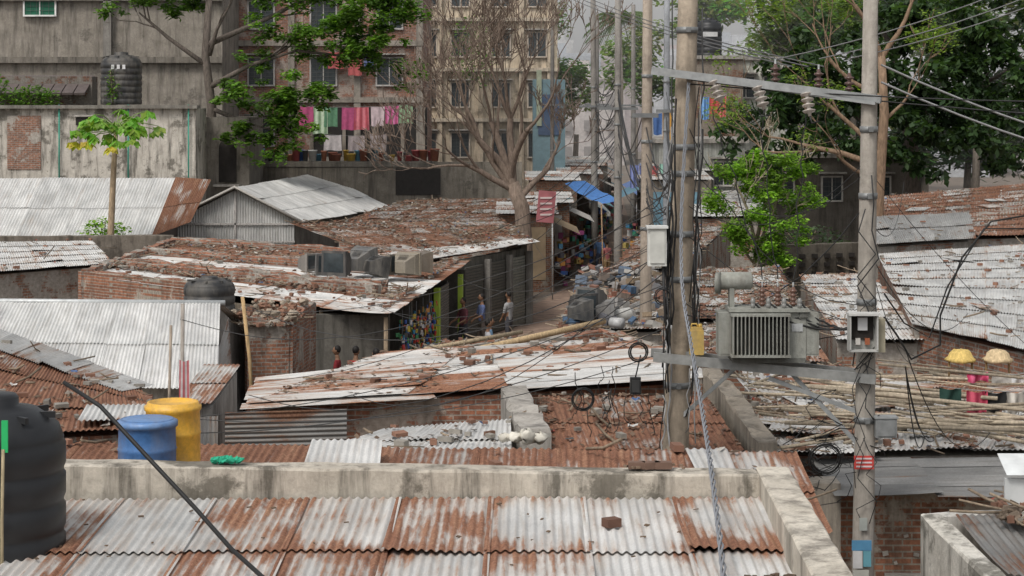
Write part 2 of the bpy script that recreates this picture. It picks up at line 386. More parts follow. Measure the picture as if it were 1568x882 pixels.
# ---------------------------------------------------------------- main set of roofs
H=house
H('zinc_roof_house',[(-2.55,24.6,3.5),(.0,24.6,3.42),(-.02,28,3.42),(-1.8,27.2,3.4)],rust=(.22,.32),bright=(1,1.15),deb=60)
H('rusty_roof_house',[(.55,26.55,3.2),(3.15,26.55,3.2),(3.0,30.2,3.4),(.4,30.2,3.4)],rust=(.48,.62),bright=(.75,1.05),deb=420,big=.12)
m=MB(); rough_wall(m,(.30,26.2,0),(.02,30.3,0),.42,0,3.55,CONC,jit=.05); m.obj('parapet_wall')
m=MB(); rough_wall(m,(3.42,26.3,0),(3.25,32,0),.3,0,(3.4,3.6),CONC,jit=.05,col=(.8,.75,.68)); m.obj('parapet_wall')
m=MB()
for x,y,z,s in ((.2,25.6,3.58,.14),(.36,25.7,3.55,.11),(.06,25.7,3.55,.11),(-.1,25.75,3.54,.08)): lump(m,(x,y,z),s,CLOTH,(.6,.57,.5),12,True)
m.obj('cement_sack')
g=H('long_roof_house',[(-4.3,31.9,3.03),(3.2,32,3.42),(2.2,36.8,3.5),(-2.4,36.2,3.3)],wall=BRICK,rust=(.32,.54),bright=(.85,1.1),deb=600,big=.15,long=True,sw=.62,sl=2.3,wc=(1.1,1,.95))
m=MB(); roof(m,[(-4.35,31.6,2.98),(-1.2,31.7,3.12),(-1.9,34.9,3.28),(-4.5,34.3,3.1)],rust=(.3,.5),bright=(.85,1.05),long=True,sw=.5); roof(m,[(0,31.6,3.3),(3.3,31.7,3.47),(2.7,35,3.55),(-.3,34.5,3.4)],rust=(.24,.42),bright=(.92,1.1),sw=.55,sl=2.5,long=True);m.obj('roof_patch',g)
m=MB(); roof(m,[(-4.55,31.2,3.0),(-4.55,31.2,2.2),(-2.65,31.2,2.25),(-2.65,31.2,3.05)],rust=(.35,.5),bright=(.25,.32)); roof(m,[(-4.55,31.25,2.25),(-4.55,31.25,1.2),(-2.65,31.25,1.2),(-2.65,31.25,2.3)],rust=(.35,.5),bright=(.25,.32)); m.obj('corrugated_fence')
m=MB(); rough_wall(m,(-2.3,37.2,0),(2.0,41.5,0),.3,0,3.1,BRICKP,jit=.05); rough_wall(m,(2.0,41.5,0),(3.0,38,0),.35,0,3.1,BRICKP,jit=.06); m.obj('brick_parapet')
H('littered_roof_house',[(-2.2,37.4,2.9),(2.3,37.2,2.95),(2.4,42.5,2.9),(-1.4,41,2.9)],rust=(.42,.58),bright=(.7,.95),deb=1300,big=.4,long=True)
m=MB(); m.tube([(-1.0,37.4,3.12),(1.0,39.4,3.32),(1.9,40.4,3.4)],.065,WOOD,(.42,.31,.18),8); m.tube([(-1.7,38.2,3.1),(.2,40.2,3.2)],.045,WOOD,(.34,.27,.18),8); m.obj('bamboo_pole')
H('zinc_roof_house',[(1.0,43.6,2.85),(3.9,43.6,2.85),(4.4,58,2.65),(2.3,58,2.65)],rust=(.28,.5),bright=(.8,1.05),deb=2200,big=.5,patch=5)
H('rusty_roof_house',[(2.9,59.5,2.6),(5.5,62,2.7),(9.2,82,2.8),(5.6,82,2.6)],rust=(.34,.56),bright=(.75,1.05),deb=1100,big=.5,patch=6)
H('rusty_roof_house',[(4.2,46,2.8),(6.9,46,2.8),(8.2,60.5,2.8),(5.0,60.5,2.7)],rust=(.34,.58),bright=(.75,1.05),deb=1600,big=.4,patch=6,wc=(.8,.75,.7))
H('zinc_roof_house',[(2.9,37.5,3.0),(6.0,37,3.0),(6.7,45.4,2.95),(3.3,43.2,2.9)],rust=(.26,.5),bright=(.9,1.1),deb=500,patch=4)
H('zinc_roof_house',[(6.7,40.5,3.0),(8.6,40,3.05),(10.2,56,3.0),(8.2,56,2.95)],rust=(.24,.42),bright=(.95,1.1),deb=260,patch=1)
H('large_zinc_roof_house',[(8.2,40.2,3.35),(9.9,34.6,3.35),(18.2,62,3.5),(10.9,58.5,3.35)],wall=BRICK,rust=(.2,.38),bright=(.95,1.1),deb=260,sw=.95,sl=2.6,patch=2,wc=(.9,.9,.9))
H('rusty_roof_house',[(11.6,63.5,3.4),(20,64,3.6),(28,88,4.6),(15.2,86,3.6)],rust=(.42,.6),bright=(.65,1.),deb=1800,big=.3,pitch=.12,amp=.016,spp=5,patch=5)
H('grey_roof_house',[(11.0,59.4,3.55),(14.5,61.2,3.6),(15.2,65.2,4.2),(11.4,64.2,4.1)],rust=(.2,.35),bright=(.45,.6),deb=40)
H('zinc_roof_house',[(3.65,27.9,2.95),(4.95,27.9,2.95),(6.3,36,3.05),(4.2,36,3.05)],rust=(.3,.54),bright=(.92,1.1),deb=600,big=.5,patch=5)
H('zinc_roof_house',[(5.0,28.2,2.9),(9.8,28.2,2.95),(10.6,34.4,3.05),(6.3,34.4,3.05)],rust=(.25,.48),bright=(.92,1.1),deb=700,big=.5,patch=5)
g=group('brick_wall_house')
m=MB(); roof(m,[(4.25,25.7,2.78),(9.6,25.7,2.74),(9.6,28.1,2.84),(4.3,28.1,2.82)],rust=(.15,.3),bright=(.3,.42),sl=1.3,long=True,sw=.6); m.obj('roof',g)
m=MB(); m.box((7.4,26.6,1.3),(6.2,.25,2.75),BRICK,(1.25,1.2,1.12)); m.box((4.02,26.3,1.4),(.7,.5,2.95),CONC,(.95,.9,.83)); m.obj('walls',g)
m=MB(); m.box((5.3,26.46,1.35),(.42,.03,.34),DARK); m.box((5.3,26.44,1.56),(.55,.05,.06),CONC); m.obj('painted_wall_opening',g)  # opening is a flat panel, its shade painted near black
m=MB(); 
for k in range(22): m.box((4.9+k*.14,26.46,1.9+U(-.45,.2)),(U(.04,.12),.03,U(.02,.08)),CLOTH,(.38,.35,.31),0,0,U(-.5,.5))
m.obj('loose_mortar',g)
g=group('concrete_shed')
m=MB(); rough_wall(m,(4.32,20.2,0),(4.5,18.0,0),.22,0,(3.72,3.55),MOSSY,col=(1.25,1.25,1.23)); rough_wall(m,(4.32,20.25,0),(7,20.8,0),.2,0,3.7,PLAST); m.obj('walls',g)
m=MB(); roof(m,[(4.6,18.2,3.5),(6.8,18.2,3.5),(6.8,20.1,3.72),(4.55,20.1,3.72)],rust=(.4,.5),bright=(.35,.5)); m.obj('roof',g)
m=MB(); debris(m,[(5.0,19.4,3.72),(6.8,19.4,3.72),(6.8,20.4,3.8),(5.0,20.4,3.8)],420,.8,tone=.8)
for k in range(40): lump(m,(U(4.9,6.8),U(19.4,20.4),3.76+U(0,.08)),U(.04,.11),CONC,(.6,.5,.42),6)
m.obj('rubble',g)
m=MB(); m.add([(5.05,20.0,4.15),(5.75,20.0,4.15),(5.75,20.4,4.3),(5.05,20.4,4.3)],[(0,1,2,3)],PAINT,(.6,.62,.62)); m.box((5.4,20.1,3.95),(.7,.05,.3),PAINT,(.5,.52,.52)); m.obj('tin_box')
random.seed(3)
m=MB()
for k in range(42):
    x=U(5.0,9.0); y=U(28,34); a=random.choice([U(-.2,.2),U(-.2,.2),U(-.9,-.3),U(2.2,2.8)]); l=U(.8,2.6); z=3.05+U(.02,.28); k2=U(.6,1.3)
    d=V((math.cos(a),math.sin(a),U(-.06,.06)))*l
    p=V((x,y,z)); m.tube([p-d,p+V((0,0,U(-.03,.03))),p+d],U(.012,.035),WOOD,(.38*k2,.32*k2,.24*k2),6)
m.obj('bamboo_pile')
m=MB()
for k in range(26):
    x=U(3.7,5.6); y=U(28.3,35); a=U(0,3.1); l=U(.4,1.4); z=3.03+U(.02,.15); k2=U(.7,1.3)
    d=V((math.cos(a),math.sin(a),U(-.06,.06)))*l; p=V((x,y,z)); m.tube([p-d,p+d],U(.012,.03),WOOD,(.33*k2,.28*k2,.21*k2),6)
for k in range(20):
    x=U(3.9,9); y=U(28.5,34); c=V((x,y,3.1)); w,l,r=U(.25,.45),U(.4,.9),U(0,3)
    e=V((math.cos(r),math.sin(r),U(-.05,.05)))*w; f=V((-math.sin(r),math.cos(r),U(-.05,.05)))*l
    sheet(m,[c-e-f,c+e-f,c+e+f,c-e+f],U(.25,.58),U(.85,1.15),rows=2)
m.obj('scrap_pile')
def cloth(mb,p,w,h,col,rz=0,fold=.04,stripe=None):
    n=10;k=5;vs=[];fs=[];cs=[];ph=U(0,6)
    for j in range(k+1):
        for i in range(n+1):
            a=i/n;b=j/k
            x=(a-.5)*w*(1-.12*b*math.sin(ph)); y=fold*math.sin(a*w*22+ph)*(.3+b)+fold*.5*math.sin(a*9+b*4)
            z=-b*h-.03*math.sin(a*math.pi)*(1-b)+.02*math.sin(a*7+ph)*b
            vs.append((p[0]+x*math.cos(rz)-y*math.sin(rz),p[1]+x*math.sin(rz)+y*math.cos(rz),p[2]+z))
            cs.append(stripe if stripe and (i//2)%2 else col)
    for j in range(k):
        for i in range(n): q=j*(n+1)+i; fs.append((q,q+1,q+n+2,q+n+1))
    mb.add(vs,fs,CLOTH,cols=cs,smooth=True)
CC=[(.4,.06,.06),(.04,.09,.26),(.5,.5,.48),(.02,.02,.025),(.45,.22,.06),(.05,.22,.14),(.28,.06,.18),(.1,.1,.12),(.45,.36,.12),(.06,.18,.3),(.4,.13,.13)]
def laundry(name,a,b,n,h=(.5,.9),cols=CC,w=(.4,.8)):
    a=V(a);b=V(b); mb=MB(); pts=[]
    for i in range(13):
        t=i/12; p=a.lerp(b,t); p.z-=.12*4*t*(1-t); pts.append(p)
    mb.tube(pts,.006,CABLE,(.3,.3,.3),4)
    d=b-a; rz=math.atan2(d.y,d.x)
    for i in range(n):
        t=(i+.5+U(-.2,.2))/n; p=a.lerp(b,t); p.z-=.12*4*t*(1-t); c_=random.choice(cols); cloth(mb,p,min(U(*w),d.length/n*.95),U(*h),c_,rz,stripe=tuple(min(.6,x*1.8+.05) for x in c_) if U(0,1)<.3 else None)
    return mb.obj(name)
laundry('clothesline',(6.7,30.6,3.5),(9.2,30.8,3.55),7,(.2,.4),[(.03,.03,.035),(.02,.05,.04),(.05,.02,.02),(.3,.03,.06),(.02,.02,.02),(.3,.28,.25)])
laundry('clothesline',(7.7,33.2,3.4),(9.2,33.3,3.45),4,(.15,.3),[(.4,.04,.1),(.05,.1,.3),(.4,.38,.35)])
for x,c in ((7.85,(.58,.42,.14)),(8.5,(.52,.4,.24))):
    m=MB(); m.lathe((x,34.3,3.4),[(.27,0),(.27,.04),(.22,.07),(.19,.14),(.12,.19),(.02,.2)],WOOD,c,16)
    for i in range(len(m.v)): a_=m.v[i]; m.v[i]=(a_[0]+U(-.02,.02),a_[1],a_[2]+U(-.02,.02))
    m.tube([(x-.2,34.3,3.1),(x-.2,34.3,3.42)],.02,WOOD,(.3,.2,.1)); m.tube([(x+.2,34.3,3.1),(x+.2,34.3,3.42)],.02,WOOD,(.3,.2,.1)); m.obj('straw_basket')
# ---------------------------------------------------------------- left side houses
random.seed(31)
g=group('gabled_zinc_house')
m=MB(); roof(m,[(-14,39,2.35),(-5.8,38.6,2.25),(-6.4,43,3.5),(-14,43,3.55)],rust=(.14,.27),bright=(.95,1.12),sl=2.6,edge=.1)
roof(m,[(-6.35,43.05,3.48),(-14,43.05,3.53),(-14,47,2.3),(-5.9,47,2.3)],rust=(.22,.36),bright=(.8,1.0)); 
m.tube([(-14,43.03,3.56),(-6.3,43.03,3.5)],.06,STEEL,(1.6,1.6,1.6),8); m.obj('roof',g)
m=MB(); m.add([(-6.15,38.9,0),(-6.15,46.7,0),(-6.15,46.7,2.2),(-6.45,43,3.4),(-6.15,38.9,2.2)],[(0,1,2,3,4)],PLAST,(.8,.8,.8)); m.box((-10,39.3,1.1),(7.8,.1,2.2),PLAST)
roof(m,[(-6.1,38.8,2.2),(-6.1,38.8,0),(-6.0,42.8,0),(-6.2,42.8,3.2)],rust=(.3,.42),bright=(.7,.85)); m.obj('walls',g)
H('rusty_roof_house',[(-8.5,25.2,3.55),(-4.75,27,3.45),(-5.7,30.2,3.5),(-9.3,34.4,3.95)],rust=(.54,.64),bright=(.8,1.),deb=200,edge=.06)
m=MB(); roof(m,[(-9.3,33.2,3.92),(-5.9,29.6,3.55),(-5.6,30.6,3.52),(-9.3,34.8,3.98)],rust=(.2,.36),bright=(.8,.95),sl=1.2); 
sheet(m,[(-5.9,26.6,3.62),(-4.9,27.2,3.55),(-5.1,28.5,3.55),(-6.1,28.1,3.6)],.3,.95); m.obj('roof_ridge_flashing')
H('corrugated_shed',[(-5.6,32.6,2.9),(-5.0,32.6,2.9),(-5.2,37.5,2.9),(-5.9,37.5,2.9)],wall=PLAST,rust=(.4,.5))
m=MB(); roof(m,[(-5.55,32.3,1.2),(-4.85,32.3,1.2),(-4.85,32.3,2.75),(-5.5,32.3,2.7)],rust=(.25,.45),bright=(.8,1.0)); m.obj('corrugated_gate')
m=MB(); m.tube([(-5.38,31.9,1.5),(-5.36,31.9,4.65)],.035,WOOD,(.3,.27,.24),6); m.tube([(-5.62,31.9,1.5),(-5.55,31.9,4.3)],.025,WOOD,(.3,.25,.2),6); m.obj('wooden_post')
m=MB(); cloth(m,(-5.32,31.82,3.75),.16,1.1,(.42,.1,.11),0,.012,(.5,.45,.45)); m.obj('banner')
m=MB(); m.tube([(-4.75,36,1.9),(-4.82,36,3.2),(-4.95,36,4.35)],.035,WOOD,(.42,.29,.15),7); m.obj('bamboo_post')
g=group('brick_house')
m=MB(); rough_wall(m,(-6.0,44.2,0),(-5.1,44.4,0),.3,0,(3.1,2.9),BRICK,jit=.1,seg=.2); rough_wall(m,(-5.1,44.3,0),(-4.9,47.5,0),.25,0,(2.9,3.1),BRICK,jit=.08,seg=.2); m.box((-5.55,45.9,1.4),(.9,3.0,2.8),BRICK,(.9,.85,.8)); m.obj('walls',g)
m=MB(); debris(m,[(-6.1,44,2.85),(-5,44,2.85),(-5,47,2.85),(-6.1,47,2.85)],500,.9,tone=1.2)
for k in range(160):
    r_=abs(random.gauss(0,.5)); lump(m,(-5.6+U(-1,1)*.7,45.6+U(-1.4,1.8),2.85+max(0,.35-r_*.3)*U(.3,1)),U(.04,.12),CONC,(.95,.85,.74) if U(0,1)<.6 else (.7,.42,.32),6)
m.obj('rubble',g)
mb=tank('',(-7.35,47.6,2.55),.62,1.1,ribs=4); mb.obj('water_tank')
m=MB(); m.box((-7.35,47.6,1.27),(1.5,1.4,2.54),BRICKP); m.obj('tank_plinth')
# shop building I
g=group('corner_shop_building')
q=[V(p) for p in ((-12.7,57.8,2.75),(-3.05,48.6,2.55),(-1.35,63.2,2.7),(-12.4,71,2.75))]
m=MB()
def sub(a0,a1,b0,b1,dz=0,z=None):
    return [bil(q,a,b)+V((0,0,dz)) for a,b in ((a0,b0),(a1,b0),(a1,b1),(a0,b1))]
for (b0,b1,ru,br) in ((0,.2,(.2,.42),(1,1.12)),(.2,.34,(.4,.55),(.6,.8)),(.34,.58,(.18,.4),(1,1.12)),(.58,1.,(.42,.58),(.55,.8))):
    roof(m,sub(0.02,1,b0,b1,.02),rust=ru,bright=br,sl=2.4,sw=.75,long=True)
m.obj('roof',g)
m=MB()
for b in (.24,.31,.62,.98):
    a,c=bil(q,.03,b),bil(q,.9,b); rough_wall(m,(a.x,a.y,0),(c.x,c.y,0),.28,2.5,2.95,BRICK,jit=.08)
a,c=bil(q,.02,0),bil(q,.02,1); rough_wall(m,(a.x,a.y,0),(c.x,c.y,0),.3,0,2.95,BRICK,jit=.05)
a,c=bil(q,.0,0.01),bil(q,.45,0.02); rough_wall(m,(a.x,a.y,0),(c.x,c.y,0),.3,0,2.9,BRICK,jit=.05,col=(1.15,1.1,1.05))
m.obj('brick_ledges',g)
m=MB(); debris(m,sub(0.03,.98,.18,.36,.1),1500,.35); debris(m,sub(0.03,.98,.56,1,.06),2200,.3); debris(m,sub(0.03,.98,0,.2,.05),260,.3); debris(m,sub(.03,.98,.36,.56,.05),160,.3)
for k in range(170):
    p=bil(q,U(.03,.95),random.choice([.24,.31,.62,.24])+random.gauss(0,.03)); lump(m,p+V((0,0,.12+U(0,.1))),U(.03,.11),CONC,(.8,.7,.6) if U(0,1)<.6 else (.55,.35,.27),6)
m.obj('roof_litter',g)
m=MB()
a=bil(q,.45,.35); b=bil(q,.97,.3); rough_wall(m,(a.x,a.y,0),(b.x-1.2,b.y,0),.2,0,2.4,CONC,col=(.12,.1,.09))  # inner walls tinted very dark, the shop's shade put into their colour
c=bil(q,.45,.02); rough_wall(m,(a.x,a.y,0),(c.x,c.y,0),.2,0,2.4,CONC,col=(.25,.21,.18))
for t in (.62,.8,.985):
    p=bil(q,t,.02); m.tube([(p.x,p.y+.1,0),(p.x,p.y+.1,2.5)],.06,WOOD,(.25,.19,.13),6)
p=bil(q,.62,.02); m.tube([(p.x,p.y,1.0),(p.x+.9,p.y-.6,2.4)],.05,WOOD,(.3,.22,.14),6)
m.box((-4.6,50.6,1.1),(.8,.08,1.3),WOOD,(.16,.09,.06),.2); m.box((-5.3,51.3,1.1),(.7,.08,1.6),WOOD,(.2,.17,.15),-.5)
p0=bil(q,.5,.02);p1=bil(q,.66,.02); rough_wall(m,(p0.x,p0.y,0),(p1.x,p1.y,0),.15,0,2.45,CONC,col=(.4,.36,.31))
for k in range(30): m.box((U(-5.6,-3.6),U(50.6,52),U(.2,2)),(U(.2,.5),.3,U(.15,.4)),PAINT,random.choice([(.1,.07,.05),(.06,.06,.07),(.2,.12,.07),(.12,.04,.03)]),U(0,3))
m.obj('interior',g)
m=MB()
A_=V((-3.15,50.2,0)); B_=V((-1.5,63.2,0)); dl=(B_-A_)
rz=math.atan2(dl.y,dl.x)
nrm=V((-math.sin(rz),math.cos(rz),0))
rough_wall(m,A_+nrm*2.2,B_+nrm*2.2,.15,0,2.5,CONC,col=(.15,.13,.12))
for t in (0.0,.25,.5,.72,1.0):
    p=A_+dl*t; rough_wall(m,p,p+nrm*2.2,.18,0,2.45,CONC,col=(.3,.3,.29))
m.obj('shop_partitions',g)
for t,w in ((.52,.16),(.86,.14)):
    m=MB(); p=A_+dl*t-nrm*.12; m.box(p+V((0,0,1.25)),(w*1.6,w,2.45),PAINT,(.33,.46,.06),rz); m.obj('lime_pillar',g)
m=MB()
for k in range(280):
    t=U(.03,.44); p=A_+dl*t-nrm*U(.1,.35); z=U(.7,2.2)
    m.box(p+V((0,0,z)),(U(.06,.12),.03,U(.08,.15)),PLASTIC,random.choice([(.45,.05,.04),(.04,.1,.35),(.5,.38,.06),(.06,.25,.1),(.5,.5,.5),(.35,.17,.05),(.04,.2,.35),(.1,.1,.1)]),rz+U(-.8,.8),U(-.2,.2))
for t in (.06,.14,.22,.3,.38):
    p=A_+dl*t-nrm*.2; m.tube([p+V((0,0,.6)),p+V((0,0,2.5))],.012,CABLE,(.1,.1,.1),4)
m.obj('hanging_snack_packets')
m=MB(); a=A_+dl*.62-nrm*.03; 
for k in range(26): m.box(a+V((0,0,.1+k*.09)),(2.6,.04,.075),STEEL,(.5,.45,.4),rz,.25)
m.obj('roller_shutter')
g=group('shutter_shop_building')
qj=[V(p) for p in ((-3.4,60.8,2.8),(.85,69.3,2.85),(-.3,77,3.15),(-8.5,75,3.2))]
m=MB(); roof(m,qj,rust=(.42,.58),bright=(.5,.8),sl=2.4,sw=.9); 
roof(m,[bil(qj,0,.0)+V((0,0,.05)),bil(qj,1.03,-.02)+V((0,0,.05)),bil(qj,1.0,.17)+V((0,0,.06)),bil(qj,0,.2)+V((0,0,.06))],rust=(.25,.45),bright=(.9,1.1),sw=.9)
m.obj('roof',g)
m=MB(); debris(m,qj,5500,.1,.06); m.obj('leaf_litter',g)
m=MB(); A2=V((-1.5,63.9,0)); B2=V((.62,69.2,0)); d2=B2-A2; r2=math.atan2(d2.y,d2.x); n2=V((-math.sin(r2),math.cos(r2),0))
rough_wall(m,A2+n2*.3,B2+n2*.3,.2,0,2.7,CONC,col=(.35,.35,.33)); rough_wall(m,B2+n2*.2,V((-.3,76.8,0)),.2,0,2.9,CONC,col=(.45,.43,.4)); m.obj('walls',g)
for t0,t1 in ((.03,.3),(.36,.64),(.7,.97)):
    m=MB(); c=A2+d2*(t0+t1)/2+n2*.12; w=d2.length*(t1-t0)
    for k in range(24): m.box(c+V((0,0,.1+k*.1)),(w,.04,.085),STEEL,(.4,.38,.34) if t0<.6 else (.75,.74,.66),r2,.25)
    m.obj('roller_shutter',g)
m=MB()
for t in (.33,.67,1.0): 
    c=A2+d2*t; m.box(c+V((0,0,1.3)),(.16,.2,2.6),CONC,(.5,.5,.5),r2)
m.obj('door_pillars',g)
H('zinc_roof_house',[(-17.5,57,2.75),(-12.5,61.5,2.8),(-15,70,2.9),(-21,69,2.9)],rust=(.22,.4),bright=(1,1.15),deb=150)
m=MB(); rough_wall(m,(-22,72,0),(-12.6,73,0),.3,0,2.9,CONC,col=(.5,.46,.42)); rough_wall(m,(-18,62,0),(-16,56.5,0),.3,0,2.5,BRICKP); m.obj('boundary_wall')
g=group('long_zinc_house')
m=MB(); roof(m,[(-24,77,2.5),(-14.1,77,2.5),(-13.9,81,4.68),(-24,81,4.7)],rust=(.18,.32),bright=(.88,1.0),sl=2.3,pitch=.12,amp=.016,spp=5,sw=.9,edge=.08)
roof(m,[(-13.7,81.05,4.68),(-24,81.05,4.7),(-24,85,2.6),(-13.2,85,2.6)],rust=(.3,.5),pitch=.12,spp=5)
roof(m,[(-14.15,76.9,2.56),(-12.9,78.6,3.0),(-12.5,81.4,4.6),(-13.9,81,4.74)],rust=(.48,.56),bright=(.7,.85),sl=2); m.obj('roof',g)
m=MB(); m.box((-19,79.5,1.2),(9.4,4.5,2.5),CONC,(.5,.48,.45)); m.add([(-14.2,77.2,0),(-14.2,84.8,0),(-14.2,84.8,2.5),(-14.2,81,4.5),(-14.2,77.2,2.4)],[(0,1,2,3,4)],WOOD,(.12,.1,.09)); m.obj('walls',g)
g=group('gabled_tin_house')
m=MB(); roof(m,[(-8.95,83,2.72),(-5.7,93.5,2.75),(-9.7,98.5,4.25),(-11.75,83,4.2)],rust=(.14,.28),bright=(.8,1.0),sl=1.4,sw=.95,pitch=.14,amp=.018,spp=5,edge=.08)
roof(m,[(-9.75,98.5,4.22),(-14.6,96,2.72),(-14.9,83,2.6),(-11.75,83,4.17)],rust=(.25,.45),bright=(.6,.8),pitch=.14,spp=5); 
m.obj('roof',g)
m=MB(); Yg=83.3
nseg=44; vs=[];fs=[];uv=[];cs=[]
for i in range(nseg*4+1):
    x=-14.3+5.05*i/(nseg*4); zt=4.1-abs(x+11.75)*.52; y=Yg+.03*math.sin(i/4*2*math.pi)
    vs+=[(x,y,0),(x,y,zt)]; uv+=[(x,0,3),(x,zt,3)]; cs+=[(.2,.95,.5),(.2,1.0,.5)]
for i in range(nseg*4): fs.append((2*i,2*i+2,2*i+3,2*i+1))
m.add(vs,fs,ZINC,uv=uv,cols=cs)
m.add([(-9.25,83.6,0),(-6.2,93,0),(-6.2,93,2.65),(-9.25,83.6,2.65)],[(0,1,2,3)],CONC,(.5,.5,.5))
m.box((-11.77,83.22,2.65),(5.1,.05,.08),WOOD,(.4,.38,.36)); m.box((-11.77,83.22,1.9),(5.1,.05,.06),WOOD,(.4,.38,.36)); m.box((-11.75,83.22,3.1),(.08,.05,1.9),WOOD,(.4,.38,.36))
m.tube([(-14.95,82.95,2.62),(-11.75,82.95,4.22),(-8.9,82.95,2.75)],.07,WOOD,(.35,.33,.3),4); m.obj('walls',g)
H('rusty_roof_house',[(-7.3,80.5,2.8),(-.4,79.5,3.0),(.3,92,3.3),(-5.0,92,3.2)],rust=(.4,.56),bright=(.5,.75),deb=3800,big=.08,pitch=.12,spp=5)
# ---------------------------------------------------------------- background buildings left
def window(mb,c,w,h,frame=(.45,.43,.4),bars=True,glass=GLASS,shade=True):
    x,y,z=c; t=.08
    mb.box((x,y-.02,z),(w,.04,h),glass)
    mb.box((x-w/2-t/2,y-.05,z),(t,.12,h+2*t),PAINT,frame); mb.box((x+w/2+t/2,y-.05,z),(t,.12,h+2*t),PAINT,frame)
    mb.box((x,y-.05,z+h/2+t/2),(w,.12,t),PAINT,frame); mb.box((x,y-.07,z-h/2-t/2),(w,.18,t),PAINT,frame)
    mb.box((x,y-.06,z),(.05,.05,h),PAINT,frame)
    if bars:
        for k in range(1,int(h/.22)): mb.box((x,y-.085,z-h/2+k*.22),(w,.015,.015),STEEL,(.3,.3,.3))
        for k in range(1,int(w/.3)): mb.box((x-w/2+k*.3,y-.088,z),(.015,.015,h),STEEL,(.3,.3,.3))
    if shade: mb.box((x,y-.25,z+h/2+.22),(w+.4,.5,.08),CONC)
g=group('concrete_building')
m=MB(); m.box((-22,103,7),(15,9.8,14.1),CONC,(.75,.72,.68)); 
for z in (9.9,13.0): m.box((-22,97.9,z),(15.1,.3,.3),CONC,(.55,.53,.5))
m.box((-27.5,97.9,6),(.4,.3,14.5),CONC,(.7,.68,.65)); m.box((-20.2,97.9,7),(.4,.3,14),CONC,(.6,.6,.6)); m.obj('walls',g)
m=MB(); window(m,(-23.6,98,12.9),1.5,1.5,(.7,.7,.68),glass=m_basic('green_window',(.02,.12,.07),usetint=False)); m.obj('window',g)
g=group('old_plaster_building')
m=MB(); m.box((-19.3,89.5,3.8),(10.2,3,7.45),MOSSY,(1.1,1.07,1.03)); m.box((-21.9,87.98,6.0),(1.5,.06,2.4),BRICK,(1.1,1.1,1.1)); m.box((-23.9,87.98,6.0),(1.2,.06,2.0),PLAST,(.75,.7,.65)); m.box((-19.3,88.2,7.6),(10.4,1,.15),CONC,(.6,.6,.58)); 
m.obj('walls',g)
m=MB(); m.box((-19.2,87.9,6.95),(.7,.15,.35),DARK); m.box((-19.2,87.85,7.2),(.9,.2,.08),CONC); m.obj('ventilator',g)
m=MB()
for x in (-20.3,-17.2,-14.5): m.tube([(x,87.85,3.5),(x,87.85,7.7)],.035,PAINT,(.05,.27,.2),8)
m.obj('drain_pipe',g)
m=MB()
for k in range(10): m.box((-24.8+k*.55,91,8.6),(.5,2.4,.1),PAINT,(.11,.09,.085),0,.35)
m.box((-22.5,91.6,8.2),(6,1.2,1.6),BRICKP,(.6,.6,.6)); m.obj('tiled_lean_to',g)
mb=tank('',(-17.8,89.3,7.7),.93,2.35,ribs=7); 
for x in (-18.0,-17.75,-17.5): mb.box((x,88.36,9.4),(.13,.03,.2),PAINT,(.6,.6,.6))
mb.obj('water_tank')
g=group('grey_plaster_house')
m=MB(); m.box((-13.2,93.5,3.5),(2.0,5,7.2),CONC,(.55,.53,.5)); m.box((-13.2,90.95,4.9),(.8,.1,1.6),DARK)
m.lathe((-13.2,90.98,5.7),[(.4,-.02),(.4,.05)],DARK,n=16,axis=(0,-1,0)); m.box((-13.2,90.7,3.95),(1.2,.5,.1),CONC); m.obj('walls',g)
g=group('brick_apartment_block')
m=MB(); m.box((-10.0,110,8),(10.5,12,17),BRICK,(1.1,1.0,.98)); 
for z in (7.9,10.9,13.9): m.box((-10.0,103.9,z),(10.6,.3,.28),CONC,(.8,.76,.72))
for x in (-15,-11.7,-8.2,-4.9): m.box((x,103.92,8.5),(.35,.26,16.5),CONC,(.8,.76,.72))
m.obj('walls',g)
m=MB()
for x in (-13.3,-10,-6.5):
    for z in (6.2,9.4,12.4,15.2):
        if z<7 and x>-12: continue
        window(m,(x,103.98,z),1.3,1.4,(.4,.38,.36))
m.obj('windows',g)
m=MB(); m.box((-7.6,103.96,6.2),(6.2,.05,2.6),DARK)  # flat near-black panel paints the veranda's inner shade
for x in (-10.6,-8.9,-7.3,-5.8,-4.7): m.box((x,103.9,6.2),(.18,.2,2.6),CONC,(.7,.65,.6))
m.obj('veranda',g)
m=MB(); m.box((-8.6,100,4.75),(9.2,8,.25),CONC,(.5,.48,.45)); m.box((-8.6,96.2,2.3),(9.2,.3,4.6),CONC,(.5,.47,.43)); m.box((-4.6,96.02,3.9),(2.2,.06,1.3),DARK); m.box((-1.7,96.5,2.6),(4.4,.3,4.5),CONC,(.6,.57,.52)); m.obj('terrace',g)
laundry('clothesline',(-11.0,100.3,7.6),(-5.0,100.3,7.7),8,(.8,1.4),[(.42,.08,.1),(.45,.16,.25),(.1,.22,.13),(.5,.4,.42),(.25,.36,.22),(.4,.08,.18)],(.6,1.0))
laundry('clothesline',(-9.5,98.5,6.2),(-6.4,98.5,6.25),3,(.7,.9),[(.5,.46,.46),(.35,.3,.3)],(.8,1.2))
laundry('clothesline',(-9.8,103.4,10.5),(-7,103.4,10.5),3,(.8,1.2),[(.4,.1,.1),(.12,.15,.3),(.45,.43,.4)],(.5,.8))
